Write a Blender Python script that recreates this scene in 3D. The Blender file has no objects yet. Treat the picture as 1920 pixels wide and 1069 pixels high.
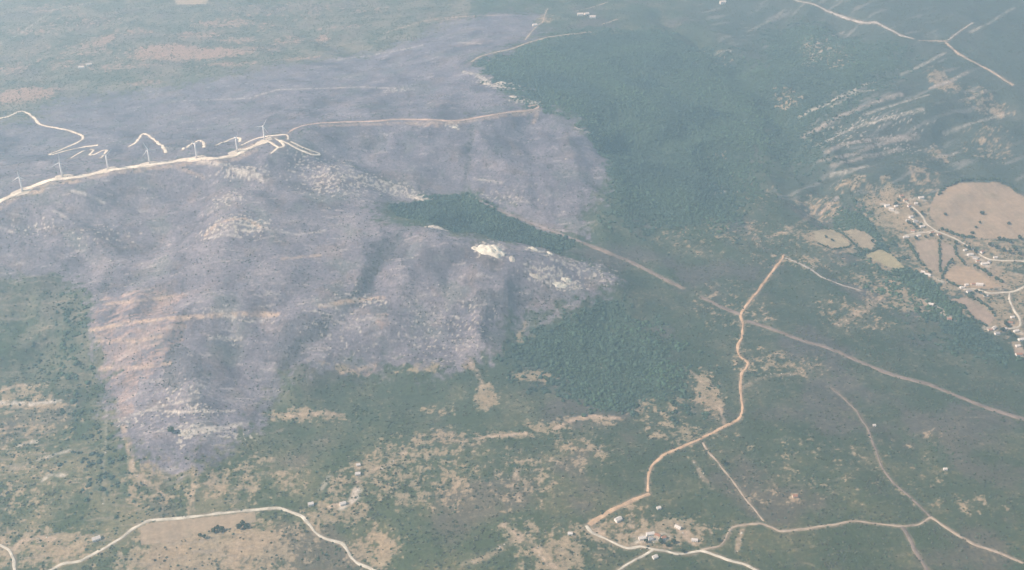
import bpy, bmesh, math, random
import numpy as np
from mathutils import Vector, Matrix

random.seed(7)
rng = np.random.default_rng(11)
SC = bpy.context.scene
COL = SC.collection

# ------------------------------------------------------------------ camera, sky, sun, exposure
CAM_H = 1650.0
PITCH = math.radians(30.0)
HFOV = math.radians(50.0)
FPX = 960.0 / math.tan(HFOV / 2)
cam_d = bpy.data.cameras.new('camera')
cam_d.sensor_width = 36.0
cam_d.lens = 18.0 / math.tan(HFOV / 2)
cam_d.clip_start = 1.0
cam_d.clip_end = 90000.0
cam = bpy.data.objects.new('camera', cam_d)
cam.location = (0, 0, CAM_H)
cam.rotation_euler = (math.pi / 2 - PITCH, 0, 0)
COL.objects.link(cam)
SC.camera = cam

SUN_EL = math.radians(41.0)
SUN_AZ = math.radians(-102.0)          # from the view direction (+Y), negative = to the left
world = bpy.data.worlds.new('World')
SC.world = world
world.use_nodes = True
wn = world.node_tree
sky = wn.nodes.new('ShaderNodeTexSky')
sky.sky_type = 'NISHITA'
sky.sun_disc = False
sky.sun_elevation = SUN_EL
sky.sun_rotation = SUN_AZ
sky.altitude = 600
bg = wn.nodes['Background']
bg.inputs['Strength'].default_value = 0.10
wn.links.new(sky.outputs['Color'], bg.inputs['Color'])
sun_d = bpy.data.lights.new('sun', 'SUN')
sun_d.energy = 4.6
sun_d.angle = math.radians(0.6)
sun_d.color = (1.0, 0.95, 0.87)
sun = bpy.data.objects.new('sun', sun_d)
sdir = Vector((math.sin(SUN_AZ) * math.cos(SUN_EL), math.cos(SUN_AZ) * math.cos(SUN_EL), math.sin(SUN_EL)))
sun.rotation_euler = sdir.to_track_quat('Z', 'Y').to_euler()
sun.location = (0, 0, 4000)
COL.objects.link(sun)

SC.view_settings.view_transform = 'Standard'
SC.view_settings.look = 'None'
SC.view_settings.gamma = 1.0
SC.view_settings.use_curve_mapping = False
SC.view_settings.exposure = 0.5
SC.cycles.volume_bounces = 1
SC.cycles.max_bounces = 4
SC.cycles.diffuse_bounces = 2
HAZE_DENSITY = 1.45e-4
HAZE_COLOR = (0.56, 0.83, 1.0)

# ------------------------------------------------------------------ noise
PERM = rng.permutation(512).astype(np.int32)
PERM = np.concatenate([PERM, PERM, PERM])
_ga = rng.uniform(0, 2 * math.pi, 512)
GX, GY = np.cos(_ga).astype(np.float32), np.sin(_ga).astype(np.float32)

def perlin(x, y, seed=0):
    x = np.asarray(x, np.float64) + seed * 17.31
    y = np.asarray(y, np.float64) - seed * 9.77
    xf, yf = np.floor(x), np.floor(y)
    xi, yi = xf.astype(np.int64) & 511, yf.astype(np.int64) & 511
    dx, dy = (x - xf).astype(np.float32), (y - yf).astype(np.float32)
    sx = dx * dx * dx * (dx * (dx * 6 - 15) + 10)
    sy = dy * dy * dy * (dy * (dy * 6 - 15) + 10)
    def g(ix, iy, ax, ay):
        h = PERM[PERM[ix & 511] + (iy & 511)] & 511
        return GX[h] * ax + GY[h] * ay
    n00 = g(xi, yi, dx, dy); n10 = g(xi + 1, yi, dx - 1, dy)
    n01 = g(xi, yi + 1, dx, dy - 1); n11 = g(xi + 1, yi + 1, dx - 1, dy - 1)
    a = n00 + sx * (n10 - n00); b = n01 + sx * (n11 - n01)
    return (a + sy * (b - a)) * 1.5

def fbm(x, y, wl, octv=3, seed=0, gain=0.5):
    s = np.zeros(np.shape(x), np.float32); a = 1.0; t = 0.0; f = 1.0 / wl
    for o in range(octv):
        s += a * perlin(np.asarray(x) * f, np.asarray(y) * f, seed + o * 3)
        t += a; a *= gain; f *= 2.07
    return s / t * 1.3

def sstep(a, b, x):
    t = np.clip((x - a) / (b - a), 0, 1)
    return t * t * (3 - 2 * t)

# ------------------------------------------------------------------ pixel rays (photograph 1920 x 1069) to world points
FW = np.array([0, math.cos(PITCH), -math.sin(PITCH)])
UP = np.array([0, math.sin(PITCH), math.cos(PITCH)])
RT = np.array([1.0, 0, 0])

def rays(uv):
    uv = np.asarray(uv, float).reshape(-1, 2)
    return FW + ((uv[:, :1] - 960) / FPX) * RT - ((uv[:, 1:] - 534.5) / FPX) * UP

def at_z(u, v, z):
    d = rays([(u, v)])[0]
    t = (z - CAM_H) / d[2]
    return d[0] * t, d[1] * t, z

# ------------------------------------------------------------------ terrain relief: control heights
CTRL_PX = [
    # foreground plain
    (-150, 1069, 0), (100, 1069, 0), (400, 1069, 2), (700, 1069, 0), (1000, 1069, 4), (1250, 1069, 0), (1550, 1069, 3), (1850, 1069, 0), (2080, 1069, 0),
    (0, 960, 6), (270, 970, 8), (520, 945, 12), (800, 960, 10), (1100, 960, 8), (1430, 960, 5), (1745, 960, 6), (1980, 960, 5),
    (60, 880, 14), (600, 870, 18), (850, 850, 20), (1100, 840, 16), (1350, 820, 12), (1650, 850, 10), (1900, 850, 8),
    (0, 790, 25), (120, 700, 50), (0, 650, 72), (60, 590, 100), (120, 540, 130), (0, 525, 140), (-150, 600, 90), (-150, 450, 200),
    # burnt hill in front
    (350, 885, 24), (350, 800, 52), (350, 700, 98), (350, 600, 148), (200, 690, 62), (195, 790, 32), (190, 590, 118), (500, 780, 36),
    (520, 690, 74), (500, 600, 130), (600, 560, 150), (650, 620, 104), (700, 690, 58), (850, 690, 42), (780, 600, 96), (850, 540, 130),
    (930, 640, 52), (940, 560, 100), (650, 490, 176), (700, 530, 150), (760, 470, 188), (820, 428, 200), (900, 452, 180), (930, 476, 168), (1000, 480, 150),
    (1060, 530, 104), (1150, 530, 80), (1000, 560, 84), (1050, 600, 54),
    (430, 405, 236), (360, 425, 214), (500, 425, 222), (430, 470, 200), (560, 440, 205), (640, 420, 205), (700, 390, 206),
    (300, 450, 182), (200, 490, 150), (130, 450, 178), (60, 430, 186), (230, 400, 206), (330, 360, 226), (100, 385, 222), (0, 440, 186), (480, 340, 246), (550, 360, 232), (640, 360, 216),
    # turbine crest
    (-120, 405, 228), (0, 374, 242), (55, 350, 250), (117, 331, 258), (203, 317, 264), (281, 306, 270), (370, 295, 276), (445, 283, 282), (497, 261, 290), (540, 255, 288),
    (600, 292, 262), (590, 262, 276), (660, 310, 238),
    # second ridge with the red track
    (600, 232, 280), (700, 228, 272), (800, 224, 268), (900, 220, 262), (1012, 201, 254),
    (720, 270, 236), (800, 290, 220), (900, 300, 204), (1000, 300, 200), (1080, 240, 214), (1130, 300, 168), (1135, 345, 146),
    (640, 300, 240), (700, 322, 212), (760, 350, 182), (840, 375, 158), (920, 410, 134), (1000, 436, 112), (1070, 462, 96),
    (900, 365, 160), (980, 395, 142), (1080, 440, 112), (1050, 380, 140), (1180, 490, 74), (1280, 540, 48),
    # right side
    (1100, 680, 26), (1200, 620, 30), (1250, 720, 16), (1390, 590, 34), (1470, 478, 52), (1400, 690, 24), (1500, 640, 30), (1600, 680, 22), (1750, 720, 16), (1920, 780, 10),
    (1560, 560, 34), (1700, 600, 20), (1850, 640, 12), (1980, 700, 10), (1600, 450, 40), (1700, 480, 30), (1800, 400, 40), (1900, 430, 36), (1850, 540, 22), (1980, 560, 22), (2050, 430, 40),
    (1200, 420, 96), (1300, 460, 70), (1400, 420, 64), (1200, 320, 138), (1120, 220, 210), (1060, 150, 240), (1000, 120, 250), (940, 110, 258), (1200, 220, 176), (1300, 300, 116), (1320, 200, 150), (1200, 100, 214), (1300, 60, 200),
    (1440, 350, 76), (1460, 240, 100), (1480, 140, 130), (1450, 40, 160), (1560, 380, 54),
    (1580, 290, 104), (1640, 240, 136), (1720, 230, 150), (1620, 340, 74), (1750, 300, 96), (1850, 300, 80), (1960, 300, 80), (1600, 150, 176), (1680, 170, 176), (1560, 80, 184),
    (1520, 5, 220), (1620, 42, 232), (1714, 73, 232), (1774, 80, 226), (1850, 130, 190), (1900, 160, 170), (1900, 230, 120), (1980, 60, 230), (1850, 30, 250), (2050, 200, 140),
    # far left
    (30, 212, 120), (-100, 230, 120), (75, 235, 130), (150, 256, 140), (90, 290, 150), (170, 275, 150), (270, 252, 165), (375, 262, 190), (445, 258, 226),
    (300, 215, 140), (450, 210, 190), (200, 160, 110), (60, 150, 100), (400, 150, 146), (300, 95, 120), (100, 60, 100), (-100, 100, 90), (500, 170, 190), (600, 180, 220), (700, 190, 236), (800, 180, 244), (880, 150, 254),
    (880, 120, 258), (700, 130, 200), (600, 110, 160), (500, 60, 120), (800, 80, 200), (900, 40, 200), (960, 92, 252), (1020, 70, 250), (1108, 60, 238), (1020, 20, 200), (1150, 10, 190), (350, 5, 110), (650, 10, 130), (150, 5, 100), (-100, 5, 90),
]
CTRL_W = [(-3600, 1500, 60), (3400, 1500, 0), (-4500, 3800, 130), (4500, 3800, 80), (-5200, 6500, 150), (0, 7200, 160), (2600, 7400, 200), (5200, 6500, 200),
          (-2500, 7500, 140), (0, 200, 0), (-2500, 200, 0), (2500, 200, 0), (-1500, 8800, 140), (1500, 8800, 160), (-6000, 0, 30), (6000, 0, 20), (-6000, 9000, 120), (6000, 9000, 150)]
P = np.array([at_z(*c) for c in CTRL_PX] + CTRL_W, float)
S = 1000.0
A = P[:, :2] / S

def tps(d2):
    return 0.5 * d2 * np.log(np.maximum(d2, 1e-9))

n = len(P)
D2 = ((A[:, None] - A[None]) ** 2).sum(-1)
K = tps(D2) + np.eye(n) * 0.0015
L = np.zeros((n + 3, n + 3)); L[:n, :n] = K
L[:n, n] = 1; L[:n, n + 1:] = A; L[n, :n] = 1; L[n + 1:, :n] = A.T
W = np.linalg.solve(L, np.concatenate([P[:, 2], [0, 0, 0]]))
HX0, HX1, HY0, HY1, HS = -6000.0, 6000.0, -1000.0, 9000.0, 12.0
gx = np.arange(HX0, HX1 + 1, HS); gy = np.arange(HY0, HY1 + 1, HS)
XX, YY = np.meshgrid(gx, gy)
fx, fy = (XX.ravel() / S).astype(np.float32), (YY.ravel() / S).astype(np.float32)
base = (W[n] + W[n + 1] * fx + W[n + 2] * fy).astype(np.float32)
A32, W32 = A.astype(np.float32), W.astype(np.float32)
for i in range(n):
    d2 = (fx - A32[i, 0]) ** 2 + (fy - A32[i, 1]) ** 2
    base += W32[i] * 0.5 * d2 * np.log(np.maximum(d2, 1e-9))
HM = np.clip(base.reshape(XX.shape), -5, 330)
gyv, gxv = np.gradient(HM, HS)
slope = np.sqrt(gxv ** 2 + gyv ** 2)
amp = np.clip(slope * 3.4, 0.10, 1.0) * (1 + .5 * ((XX > 300) & (YY > 3400)))
wx = XX + 60 * fbm(XX, YY, 400, 2, 5); wy = YY + 60 * fbm(XX, YY, 400, 2, 6)
ridged = 1 - np.sqrt(fbm(wx, wy, 360, 3, 1, 0.42) ** 2 + .004) * 2.2
HM = HM + amp * (ridged - 0.55) * 24 + amp * fbm(XX, YY, 90, 2, 8) * 1.6

def hgt(x, y):
    x = np.asarray(x, float); y = np.asarray(y, float)
    cx = np.clip((x - HX0) / HS, 0, len(gx) - 1.001); cy = np.clip((y - HY0) / HS, 0, len(gy) - 1.001)
    ix, iy = cx.astype(int), cy.astype(int)
    ax, ay = cx - ix, cy - iy
    h = (HM[iy, ix] * (1 - ax) + HM[iy, ix + 1] * ax) * (1 - ay) + (HM[iy + 1, ix] * (1 - ax) + HM[iy + 1, ix + 1] * ax) * ay
    return h + 0.45 * fbm(x, y, 38, 2, 21)

def cast(uv):
    """where the line of sight through each photograph pixel meets the ground"""
    d = rays(uv)
    t0 = (420 - CAM_H) / d[:, 2]; t1 = (-20 - CAM_H) / d[:, 2]
    N = 260
    ts = t0[:, None] + (t1 - t0)[:, None] * np.linspace(0, 1, N)[None]
    x = d[:, :1] * ts; y = d[:, 1:2] * ts; z = CAM_H + d[:, 2:] * ts
    below = z < hgt(x, y)
    k = np.clip(below.argmax(1), 1, N - 1)
    r = np.arange(len(k))
    a, b = ts[r, k - 1], ts[r, k]
    for _ in range(12):
        m = (a + b) / 2
        bl = (CAM_H + d[:, 2] * m) < hgt(d[:, 0] * m, d[:, 1] * m)
        b = np.where(bl, m, b); a = np.where(bl, a, m)
    m = (a + b) / 2
    X, Y = d[:, 0] * m, d[:, 1] * m
    return np.stack([X, Y, hgt(X, Y)], 1)

# spurs (+) and gullies (-) carved into the slopes: outline, width m, height m
def resample(px, step=7):
    px = np.asarray(px, float); out = [px[0]]
    for a, b in zip(px[:-1], px[1:]):
        k = max(1, int(np.hypot(*(b - a)) / step))
        for i in range(1, k + 1): out.append(a + (b - a) * i / k)
    return np.array(out)
RELIEF = [
    ([(380, 303), (440, 318), (495, 340), (560, 372)], 26, 9), ([(320, 316), (390, 338), (450, 370)], 26, 9), ([(140, 362), (200, 385), (280, 425)], 28, 10), ([(60, 385), (130, 412), (220, 465)], 28, 10),
    ([(430, 325), (500, 358), (540, 385)], 26, -10), ([(270, 335), (340, 375), (385, 408)], 30, -15), ([(100, 380), (180, 425), (235, 475)], 28, -12), ([(190, 350), (250, 385), (310, 430)], 26, -10), ([(250, 480), (320, 455), (400, 440), (470, 445)], 34, -14),
    ([(750, 445), (715, 490), (672, 560), (612, 620), (560, 660), (515, 710)], 38, -22), ([(350, 585), (330, 640), (318, 700)], 30, -15), ([(850, 480), (835, 560), (800, 640)], 30, -12), ([(450, 520), (440, 600), (430, 700), (410, 790)], 34, -10), ([(260, 560), (250, 640), (262, 740)], 30, 9), ([(560, 500), (520, 590), (480, 680)], 34, 9), ([(760, 520), (730, 600), (700, 660)], 34, 9), ([(900, 500), (905, 570), (890, 640)], 30, 8),
    ([(1250, 30), (1350, 100), (1440, 180), (1480, 250), (1500, 340), (1545, 400)], 75, -38), ([(1180, 120), (1300, 180), (1440, 240)], 50, -22), ([(1150, 270), (1280, 310), (1450, 345)], 50, -20), ([(1720, 95), (1600, 140), (1480, 165)], 50, -22), ([(1740, 160), (1640, 205), (1520, 250)], 40, -16), ([(1760, 250), (1660, 290), (1540, 340)], 40, -16),
    ([(1080, 90), (1250, 130), (1400, 165)], 55, 16), ([(1110, 190), (1280, 245), (1430, 285)], 55, 16), ([(1160, 370), (1280, 375), (1420, 390)], 45, 10), ([(1680, 110), (1570, 175), (1500, 205)], 40, 16), ([(1760, 195), (1640, 245), (1540, 290)], 40, 16), ([(1760, 290), (1660, 325), (1590, 350)], 36, 10), ([(1850, 60), (1800, 30)], 50, 14), ([(1880, 180), (1800, 230), (1740, 280)], 45, -16),
    ([(885, 238), (880, 290), (874, 350)], 30, -16), ([(980, 220), (1000, 300), (1010, 380)], 34, -12), ([(820, 240), (800, 310), (780, 340)], 32, 10), ([(940, 230), (950, 320)], 32, 10), ([(1050, 225), (1085, 330)], 34, 12), ([(720, 240), (690, 300)], 30, -9),
    ([(100, 195), (300, 180), (480, 160)], 55, -16), ([(100, 130), (300, 135), (500, 120)], 60, 12), ([(50, 60), (250, 60), (420, 40)], 60, -14), ([(520, 40), (640, 90), (740, 130)], 55, -16), ([(600, 140), (720, 150), (860, 140)], 45, -10), ([(620, 180), (740, 190), (860, 190)], 40, 8),
    ([(1000, 620), (1080, 660), (1160, 730)], 40, -8), ([(1180, 600), (1240, 680), (1260, 760)], 40, 7), ([(640, 760), (760, 740), (860, 760)], 40, -6), ([(1500, 700), (1620, 760), (1720, 840)], 50, -7), ([(1480, 820), (1560, 860), (1640, 940)], 50, 6),
]
_rl = [(cast(resample(p_, 12))[:, :2], w_ * 1.1, h_ * (.58 if p_[0][0] < 1100 else 1.1)) for p_, w_, h_ in RELIEF]
for pts_, w_, h_ in _rl:
    lo_, hi_ = pts_.min(0) - 3 * w_, pts_.max(0) + 3 * w_
    ix0, ix1 = np.clip(((np.array([lo_[0], hi_[0]]) - HX0) / HS).astype(int), 0, len(gx) - 1); iy0, iy1 = np.clip(((np.array([lo_[1], hi_[1]]) - HY0) / HS).astype(int), 0, len(gy) - 1)
    sx_, sy_ = XX[iy0:iy1, ix0:ix1], YY[iy0:iy1, ix0:ix1]
    dd_ = np.full(sx_.shape, 1e9)
    for a_, b_ in zip(pts_[:-1], pts_[1:]):
        ab_ = b_ - a_; q_ = max((ab_ ** 2).sum(), 1e-6)
        t_ = np.clip(((sx_ - a_[0]) * ab_[0] + (sy_ - a_[1]) * ab_[1]) / q_, 0, 1)
        dd_ = np.minimum(dd_, np.hypot(sx_ - a_[0] - t_ * ab_[0], sy_ - a_[1] - t_ * ab_[1]))
    ww_ = w_ * (1 + .35 * fbm(sx_, sy_, 150, 2, 301))
    HM[iy0:iy1, ix0:ix1] += h_ * (1 + .4 * fbm(sx_, sy_, 120, 2, 303)) * np.exp(-(dd_ / ww_) ** 1.6)

# ------------------------------------------------------------------ materials
MATS = {}
def mat(name, color, rough=0.9, var=0.25, scale=0.1, spec=0.1, rand=0.0, attr=None, metallic=0.0, color2=None):
    if name in MATS: return MATS[name]
    m = bpy.data.materials.new(name); m.use_nodes = True
    nt = m.node_tree; b = nt.nodes['Principled BSDF']
    b.inputs['Roughness'].default_value = rough
    b.inputs['Specular IOR Level'].default_value = spec
    b.inputs['Metallic'].default_value = metallic
    if attr:
        c = nt.nodes.new('ShaderNodeAttribute'); c.attribute_name = attr; src = c.outputs['Color']
    else:
        c = nt.nodes.new('ShaderNodeRGB'); c.outputs[0].default_value = (*color, 1); src = c.outputs[0]
    co = nt.nodes.new('ShaderNodeNewGeometry')
    if color2:
        n2_ = nt.nodes.new('ShaderNodeTexNoise'); n2_.inputs['Scale'].default_value = .0042; n2_.inputs['Detail'].default_value = 4
        nt.links.new(co.outputs['Position'], n2_.inputs['Vector'])
        r2 = nt.nodes.new('ShaderNodeMapRange'); r2.inputs['From Min'].default_value = .38; r2.inputs['From Max'].default_value = .62
        nt.links.new(n2_.outputs['Fac'], r2.inputs['Value'])
        mx = nt.nodes.new('ShaderNodeMix'); mx.data_type = 'RGBA'
        nt.links.new(r2.outputs[0], mx.inputs[0]); nt.links.new(src, mx.inputs[6]); mx.inputs[7].default_value = (*color2, 1)
        src = mx.outputs[2]
    no = nt.nodes.new('ShaderNodeTexNoise'); no.inputs['Scale'].default_value = scale; no.inputs['Detail'].default_value = 5
    no.inputs['Roughness'].default_value = 0.65
    nt.links.new(co.outputs['Position'], no.inputs['Vector'])
    mr = nt.nodes.new('ShaderNodeMapRange'); mr.inputs['From Min'].default_value = 0.25; mr.inputs['From Max'].default_value = 0.75
    mr.inputs['To Min'].default_value = 1 - var; mr.inputs['To Max'].default_value = 1 + var
    nt.links.new(no.outputs['Fac'], mr.inputs['Value'])
    vm = nt.nodes.new('ShaderNodeVectorMath'); vm.operation = 'SCALE'
    nt.links.new(src, vm.inputs[0]); nt.links.new(mr.outputs[0], vm.inputs['Scale'])
    out = vm.outputs[0]
    if rand:
        oi = nt.nodes.new('ShaderNodeObjectInfo')
        hs = nt.nodes.new('ShaderNodeHueSaturation')
        m1 = nt.nodes.new('ShaderNodeMapRange'); m1.inputs['To Min'].default_value = 1 - rand; m1.inputs['To Max'].default_value = 1 + rand
        m2 = nt.nodes.new('ShaderNodeMapRange'); m2.inputs['To Min'].default_value = 0.47; m2.inputs['To Max'].default_value = 0.53
        nt.links.new(oi.outputs['Random'], m1.inputs['Value']); nt.links.new(oi.outputs['Random'], m2.inputs['Value'])
        nt.links.new(m1.outputs[0], hs.inputs['Value']); nt.links.new(m2.outputs[0], hs.inputs['Hue'])
        nt.links.new(out, hs.inputs['Color']); out = hs.outputs['Color']
    nt.links.new(out, b.inputs['Base Color'])
    MATS[name] = m
    return m

def tag(o, label, cat=None, group=None, kind=None):
    o['label'] = label
    if cat: o['category'] = cat
    if group: o['group'] = group
    if kind: o['kind'] = kind
    return o

def mesh_np(name, verts, faces, material, parent=None, smooth=False, colors=None):
    """verts (n,3), faces (m,3|4) arrays -> one mesh object"""
    verts = np.asarray(verts, np.float32); faces = np.asarray(faces, np.int32)
    me = bpy.data.meshes.new(name)
    k = faces.shape[1]
    me.vertices.add(len(verts)); me.vertices.foreach_set('co', verts.ravel())
    me.loops.add(faces.size); me.loops.foreach_set('vertex_index', faces.ravel())
    me.polygons.add(len(faces)); me.polygons.foreach_set('loop_start', np.arange(0, faces.size, k, dtype=np.int32))
    me.update(calc_edges=True)
    if smooth: me.polygons.foreach_set('use_smooth', np.ones(len(faces), bool))
    if colors is not None:
        at = me.attributes.new('ground', 'FLOAT_COLOR', 'POINT')
        c4 = np.ones((len(verts), 4), np.float32); c4[:, :3] = colors
        at.data.foreach_set('color', c4.ravel())
    me.materials.append(material)
    o = bpy.data.objects.new(name, me); COL.objects.link(o)
    if parent: o.parent = parent
    return o

# ------------------------------------------------------------------ the map: outlines traced on the ground
def poly_w(px):
    return cast(px)[:, :2]

def in_poly(x, y, poly):
    out = np.zeros(x.shape, bool)
    lo, hi = poly.min(0), poly.max(0)
    sel = np.nonzero((x >= lo[0]) & (x <= hi[0]) & (y >= lo[1]) & (y <= hi[1]))[0]
    if not len(sel): return out
    px, py = x[sel], y[sel]
    ins = np.zeros(len(sel), bool)
    j = len(poly) - 1
    for i in range(len(poly)):
        xi, yi = poly[i]; xj, yj = poly[j]
        c = ((yi > py) != (yj > py)) & (px < (xj - xi) * (py - yi) / ((yj - yi) or 1e-9) + xi)
        ins ^= c; j = i
    out[sel] = ins
    return out

def line_dist(x, y, pts, lim):
    """distance to a polyline, only where closer than lim"""
    d = np.full(x.shape, lim, np.float32)
    P2 = np.asarray(pts)[:, :2]; l0, h0 = P2.min(0) - lim, P2.max(0) + lim
    pre = np.nonzero((x > l0[0]) & (x < h0[0]) & (y > l0[1]) & (y < h0[1]))[0]
    if not len(pre): return d
    x, y = x[pre], y[pre]; dp = np.full(x.shape, lim, np.float32)
    for i in range(len(pts) - 1):
        a, b = pts[i][:2], pts[i + 1][:2]
        lo, hi = np.minimum(a, b) - lim, np.maximum(a, b) + lim
        sel = np.nonzero((x > lo[0]) & (x < hi[0]) & (y > lo[1]) & (y < hi[1]))[0]
        if not len(sel): continue
        ab = b - a; q = max((ab ** 2).sum(), 1e-6)
        t = np.clip(((x[sel] - a[0]) * ab[0] + (y[sel] - a[1]) * ab[1]) / q, 0, 1)
        dd = np.hypot(x[sel] - a[0] - t * ab[0], y[sel] - a[1] - t * ab[1])
        dp[sel] = np.minimum(dp[sel], dd)
    d[pre] = dp
    return d

BURN = [
    [(-160, 395), (0, 372), (200, 314), (370, 293), (500, 258), (545, 250), (560, 262), (610, 285), (700, 318), (760, 348), (815, 372), (740, 384), (700, 392), (760, 420), (830, 428), (900, 455),
     (990, 458), (1060, 478), (1140, 505), (1165, 530), (1090, 560), (1000, 592), (945, 615), (930, 652), (900, 672), (860, 686), (800, 694), (700, 686),
     (600, 690), (520, 694), (508, 740), (490, 790), (440, 825), (395, 862), (350, 882), (300, 872), (250, 840), (215, 790), (190, 700), (178, 640), (172, 570), (160, 530), (100, 524), (50, 512), (0, 522), (-160, 540)],
    [(545, 250), (600, 228), (1012, 199), (1080, 228), (1128, 290), (1142, 345), (1096, 400), (1086, 452), (1020, 428), (950, 398), (870, 362), (800, 366), (700, 318), (610, 285)],
    [(0, 225), (60, 235), (100, 190), (200, 175), (330, 165), (450, 138), (600, 112), (760, 82), (830, 50), (900, 30), (1000, 22), (1020, 62), (960, 90), (902, 103), (884, 114), (900, 140),
     (915, 158), (956, 172), (1012, 197), (950, 212), (850, 226), (700, 228), (600, 240), (545, 262), (500, 270), (445, 296), (370, 308), (281, 320), (203, 330), (117, 345), (55, 366), (0, 392), (-160, 420), (-160, 260)],
]
STREAM = [[(1600, 395), (1640, 420), (1668, 470), (1702, 500), (1735, 516), (1770, 552), (1812, 590), (1850, 622), (1900, 672), (1880, 690), (1820, 640), (1760, 592), (1712, 545), (1680, 512), (1650, 470), (1618, 430), (1570, 400)]]
GULLIES = [([(885, 236), (880, 280), (877, 310), (874, 350)], 9, .9), ([(1088, 360), (1090, 385), (1088, 412)], 8, .9), ([(612, 596), (590, 625), (560, 650), (525, 690), (512, 740), (505, 780)], 14, .8), ([(745, 445), (715, 480), (690, 515), (668, 560)], 16, .9), ([(640, 300), (700, 328), (760, 350), (840, 372)], 9, .7),
    ([(345, 590), (330, 640), (318, 690), (325, 730)], 14, .8), ([(210, 500), (200, 530), (190, 560)], 12, .6), ([(890, 560), (950, 560), (1010, 548), (1060, 555)], 22, .5), ([(860, 640), (910, 630), (945, 640)], 16, .5), ([(1100, 330), (1120, 345), (1115, 370)], 12, .5), ([(0, 330), (60, 322), (120, 316)], 16, .5), ([(1000, 300), (1060, 285)], 10, .4), ([(320, 170), (400, 195), (470, 192)], 12, .4), ([(690, 420), (760, 425), (830, 436)], 12, .4), ([(1075, 225), (1110, 250), (1130, 275)], 9, .7), ([(560, 500), (610, 540), (650, 560)], 12, .35)]
GREEN_IN_BURN = [
    [(725, 386), (815, 366), (868, 364), (950, 402), (1020, 431), (1080, 458), (1050, 474), (1000, 462), (940, 450), (860, 436), (790, 414), (745, 404)],
]
FOREST = [
    [(110, 545), (158, 540), (168, 600), (180, 690), (205, 790), (235, 870), (250, 940), (205, 950), (180, 860), (165, 760), (140, 700), (130, 640)],
    [(884, 118), (960, 94), (1108, 62), (1250, 60), (1420, 110), (1470, 200), (1420, 330), (1380, 420), (1280, 430), (1200, 420), (1110, 400), (1145, 345), (1130, 290), (1080, 226), (1012, 198), (950, 170), (905, 145)],
    [(940, 610), (1000, 596), (1120, 556), (1200, 580), (1270, 640), (1300, 710), (1240, 760), (1120, 750), (1040, 740), (1000, 690), (945, 660)],
    [(1640, 480), (1700, 500), (1760, 560), (1830, 620), (1900, 680), (1870, 690), (1790, 640), (1720, 590), (1660, 540), (1560, 420), (1570, 390), (1610, 390), (1650, 440)],
    [(1430, 60), (1530, 40), (1620, 80), (1720, 100), (1640, 160), (1540, 230), (1530, 330), (1480, 330), (1460, 200)],
]
REDSOIL = [
    [(176, 560), (250, 545), (330, 548), (345, 600), (330, 650), (300, 690), (250, 730), (240, 790), (220, 780), (196, 720), (180, 640)],
    [(170, 590), (250, 570), (300, 590), (300, 640), (250, 660), (190, 670)],
    [(600, 690), (640, 684), (700, 680), (700, 690), (640, 696)],
    [(690, 590), (735, 585), (740, 605), (700, 610)],
]
DARKBURN_AND_SHADE = [
    [(305, 680), (345, 640), (380, 690), (330, 735), (300, 720)],
    [(700, 460), (765, 435), (760, 470), (715, 510), (690, 560), (655, 570), (670, 520)],  # ravine: shade of the gully face painted into the burnt ground colour
    [(540, 600), (610, 600), (570, 670), (520, 700), (510, 650)],
    [(870, 560), (1010, 540), (960, 600), (900, 610)],
]
FIELDS = [   # outline, colour, label
    ([(1770, 350), (1800, 342), (1870, 342), (1892, 350), (1905, 362), (1920, 368), (1990, 380), (2050, 398), (2072, 422), (2050, 446), (1990, 452), (1920, 447), (1880, 448), (1820, 446), (1790, 442), (1762, 426), (1746, 411), (1743, 385), (1755, 365)],
     (.325, .25, .17), 'large rounded tan field above the village at the right edge'),
    ([(1526, 434), (1545, 429), (1564, 431), (1600, 462), (1572, 466), (1540, 458), (1529, 450)], (.34, .29, .19), 'small pale oval field left of the wooded stream'),
    ([(1580, 434), (1600, 431), (1622, 435), (1645, 451), (1635, 468), (1614, 464)], (.34, .28, .19), 'small pale field beside the wooded stream, right of the oval one'),
    ([(1622, 479), (1650, 467), (1672, 477), (1700, 503), (1678, 505)], (.33, .29, .17), 'olive yellow strip field just below the two small pale fields'),
    ([(1716, 452), (1757, 449), (1761, 512), (1740, 500), (1724, 482)], (.32, .25, .18), 'tan field under the upper houses of the village'),
    ([(1765, 452), (1789, 463), (1790, 480), (1766, 507)], (.30, .235, .175), 'narrow brownish field between two dark hedgerows'),
    ([(1769, 520), (1789, 498), (1821, 502), (1876, 536), (1849, 543), (1806, 536)], (.37, .275, .18), 'orange tan field above the lower village road'),
    ([(1782, 561), (1813, 558), (1849, 579), (1867, 597), (1853, 610), (1828, 597), (1810, 575)], (.31, .235, .175), 'long brown field beside the stream below the village road'),
    ([(1895, 640), (1912, 640), (1925, 670), (1905, 668)], (.33, .26, .19), 'tan plot at the right edge below the last houses'),
    ([(264, 987), (285, 979), (400, 969), (478, 960), (480, 978), (430, 990), (360, 1000), (330, 1018), (264, 1022)], (.34, .265, .18), 'dry yellow field along the pale road at lower left'),
    ([(322, -6), (396, -6), (386, 8), (332, 9)], (.36, .30, .22), 'pale far field at the top edge of the view'),
]
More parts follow.
